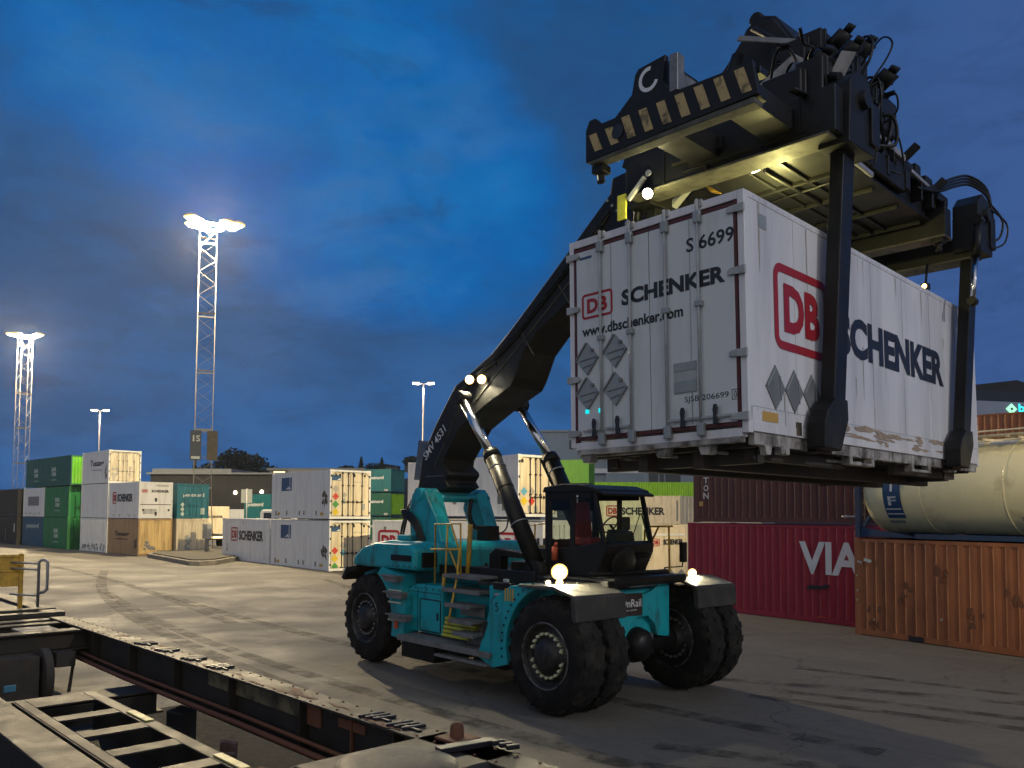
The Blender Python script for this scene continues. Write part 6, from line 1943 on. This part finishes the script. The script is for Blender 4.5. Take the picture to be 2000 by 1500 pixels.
for k in range(5):
    mb = MB(); mb.box(5 + k * 4, 7.6 + k * 4, -.06, 0, 13.9, 15.3); obj('window', mb, M['blank'], t)
mb = MB(); mb.box(-4, 0, 1, 14, 0, 13.4); obj('annex', mb, M['bluewall'], t)
t = building('dark building with pale bands and a lit teal sign at the right edge', 52.5, 96, R(12), 34, 20, 18.0, 'navy')
for z in (11.6, 15.0):
    mb = MB(); mb.box(-.06, 34.06, -.1, 0, z, z + 1.35 + (.4 if z > 12 else 0)); obj('facade_band', mb, M['stripe'], t)
mb = MB(); mb.prism([(0, 18.0), (0, 18.4), (7.5, 19.4), (12, 18.4), (34, 18.2), (34, 18.0)], 'y', 0, 20); obj('roof', mb, M['charcoal'], t)
mb = MB(); mb.text('bring', (7.5, -.16, 15.3), X, Z, 3.9, 1.25, (0, 0, 0), .01); obj('lettering', mb, M['tealglow'], t)
mb = MB(); mb.rhomb((6.5, -.13, 15.9), X, Z, 1.5, 1.3, (0, -.06, 0)); lg = obj('emblem', mb, M['greenglow'], t)
mb = MB(); mb.rhomb((6.5, -.2, 15.9), X, Z, .45, .4, (0, -.02, 0)); obj('emblem_core', mb, M['charcoal'], lg)
t = thing('site_cabin', 'grey blue site cabin with dark windows and small yellow lights, above the lime green container', 'site cabin', (16.2, 100.5, 0), R(-5))
mb = MB(); mb.box(0, 6.4, 0, 2.5, 6.0, 9.4); obj('wall', mb, M['bluebox'], t)
for x0, x1 in ((.4, 1.5), (1.7, 2.2), (2.4, 4.2)):
    mb = MB(); mb.box(x0, x1, -.05, .0, 7.0, 8.8); obj('window', mb, M['blank'], t)
mb = MB(); mb.box(0, 6.4, 0, 2.5, 0, 6.0); obj('base', mb, M['navy'], t)
mb = MB()
for k in range(4): mb.box(.5 + k * .42, .8 + k * .42, -.08, -.02, 9.05, 9.3)
obj('light_strip', mb, M['window'], t)
random.seed(21)
for k in range(9):
    x = -62 + k * 11.5 + random.uniform(-2, 2); y = 300 + random.uniform(-4, 10)
    w = random.uniform(6, 10); zb = hf(x) - 3
    t = thing('hillside_house', 'small grey house on the far hilltop, barely lit', 'house', (x, y, zb), random.uniform(-.3, .3), 'hilltop houses')
    mb = MB(); mb.box(0, w, 0, 7, 0, 5); obj('wall', mb, M['house'], t)
    mb = MB(); mb.prism([(-.5, 5), (w + .5, 5), (w * .5, 5.8)], 'y', -.4, 7.4); obj('roof', mb, M['rock'], t)
    mb = MB(); mb.box(w * .25, w * .42, -.05, 0, 2.2, 3.6); obj('window', mb, M['window'] if k % 4 == 1 else M['blank'], t)
def tree(label, x, y, z, h, r, kind, seed):
    rd = random.Random(seed)
    t = thing('pine_tree' if kind == 'pine' else 'broadleaf_tree', label, 'tree', (x, y, z), rd.uniform(0, 6), 'hilltop trees')
    mb = MB(); mb.tube([(0, 0, 0), (.1, 0, h * .5), (0, .1, h * .85)], [h * .03, h * .02, h * .008], 8)
    for k in range(6):
        a = rd.uniform(0, 6.28); zz = h * rd.uniform(.35, .7); mb.tube([(0, 0, zz), (math.cos(a) * r * .6, math.sin(a) * r * .6, zz + h * .12)], [h * .01, h * .004], 5)
    obj('trunk', mb, M['bark'], t)
    mb = MB()
    for k in range(800):
        if kind == 'pine':
            zz = rd.uniform(.12, 1); rr = r * (1 - zz) * (.75 + .25 * math.sin(zz * 40)) * rd.uniform(.3, 1.05); a = rd.uniform(0, 6.28)
            c = Vector((math.cos(a) * rr, math.sin(a) * rr, zz * h))
        else:
            while True:
                v = Vector((rd.uniform(-1, 1), rd.uniform(-1, 1), rd.uniform(-1, 1)))
                if v.length < 1: break
            lob = 1 + .22 * math.sin(v.x * 7 + seed) * math.cos(v.z * 6)
            c = Vector((v.x * r * lob, v.y * r * lob, h * .60 + v.z * h * .38 * lob))
        s_ = h * rd.uniform(.03, .075)
        u = Vector((rd.gauss(0, 1), rd.gauss(0, 1), rd.gauss(0, 1))).normalized(); w = u.orthogonal().normalized()
        mb.add([c + u * s_, c + w * s_, c - u * s_, c - w * s_], [(0, 1, 2, 3)])
    obj('crown', mb, M['leaf'], t)
ti = 0
for (x, h, r, kind) in ((-124, 9, 3, 'pine'), (-120.5, 10, 3, 'pine'), (-116, 9, 5, 'b'), (-112, 13, 3.2, 'pine'), (-108, 12, 6.5, 'b'), (-103, 15, 7, 'b'), (-98, 15, 7.5, 'b'), (-93, 14, 7, 'b'), (-88.5, 13, 4, 'pine'), (-85, 12, 6, 'b'), (-80, 11, 5.5, 'b'), (-76, 11, 3, 'pine'), (-58, 9, 5, 'b'), (-54, 11, 3.2, 'pine'), (-50, 8, 5, 'b'), (-46, 9, 3, 'pine'), (-36, 7, 4, 'b'), (30, 9, 4, 'b')):
    tree('dark spiky pine on the hilltop against the dusk sky' if kind == 'pine' else 'dark rounded tree on the hilltop against the dusk sky', x, 292 + (ti % 3) * 4, hf(x) - 2.5, h * .66, r * .72, kind, ti)
    ti += 1
# pale sign board, trucks and a car roof behind the white containers
t = thing('road_sign', 'pale rectangular sign board on a post above the small far containers', 'sign', (-26.2, 82, 0), R(-12))
mb = MB(); mb.cyl((0, -.05, 0), (0, -.05, 5.6), .05, n=8); obj('post', mb, M['galv'], t)
mb = MB(); mb.box(-.65, .55, -.02, .02, 4.15, 5.5); obj('board', mb, M['placard'], t, .02)
t = thing('box_truck', 'cream box truck body with small lettering parked behind the mast', 'truck', (-28.0, 75, 0), R(-50))
mb = MB(); mb.box(-6, 0, 0, 2.5, 1.25, 3.75); obj('box_body', mb, M['cream'], t, .03)
mb = MB(); mb.text('SCHENKER', (.01, .5, 2.7), Y, Z, 1.4, .22, (0, 0, 0), .045); obj('lettering', mb, M['ink'], t)
mb = MB(); mb.box(-6, .05, .1, 2.4, .7, 1.15); obj('chassis', mb, M['ink'], t)
mb = MB(); mb.box(.05, .1, .3, 2.2, .85, 1.02); obj('tail_lamp', mb, M['window'], t)
for x in (-5.2, -1.6):
    for y in (.1, 2.1):
        mb = MB(); mb.cyl((x, y, .5), (x, y + .3, .5), .5, n=20); obj('wheel', mb, M['rubber'], t)
t = thing('parked_van', 'white van whose roof and windscreen just show above the white container', 'van', (-15.8, 60.5, 0), R(-30))
mb = MB()
mb.prism([(-2.6, .55), (2.4, .55), (2.4, 1.3), (1.55, 1.5), (.75, 3.30), (.55, 3.42), (-2.4, 3.42), (-2.6, 3.2)], 'y', -.95, .95)
obj('body', mb, M['white'], t, .08)
mb = MB(); mb.prism([(1.52, 1.6), (.82, 3.15), (.84, 3.2), (1.58, 1.6)], 'y', -.8, .8); mb.box(-.4, .5, -.965, -.945, 2.3, 3.2); mb.box(-2.2, -.6, -.965, -.945, 2.3, 3.2); obj('window', mb, M['blank'], t)
for x in (-1.7, 1.6):
    for y in (-.95, .7):
        mb = MB(); mb.cyl((x, y, .38), (x, y + .25, .38), .38, n=20); obj('wheel', mb, M['rubber'], t)

# ------------------------------------------------------------------ thin haze added for a glow round the mast lamps
mb = MB(); mb.box(-335, 395, -85, 435, -1.2, 42)
hz_ = bpy.data.materials.new('lamp_glow_haze'); hz_.use_nodes = True
nt = hz_.node_tree; nt.nodes.clear()
ho = nt.nodes.new('ShaderNodeOutputMaterial'); hv = nt.nodes.new('ShaderNodeVolumePrincipled')
hv.inputs['Color'].default_value = (.95, .96, 1, 1); hv.inputs['Density'].default_value = 0.00014; hv.inputs['Anisotropy'].default_value = 0.7
nt.links.new(hv.outputs[0], ho.inputs['Volume'])
h_ = obj('haze', mb, hz_); h_['kind'] = 'stuff'
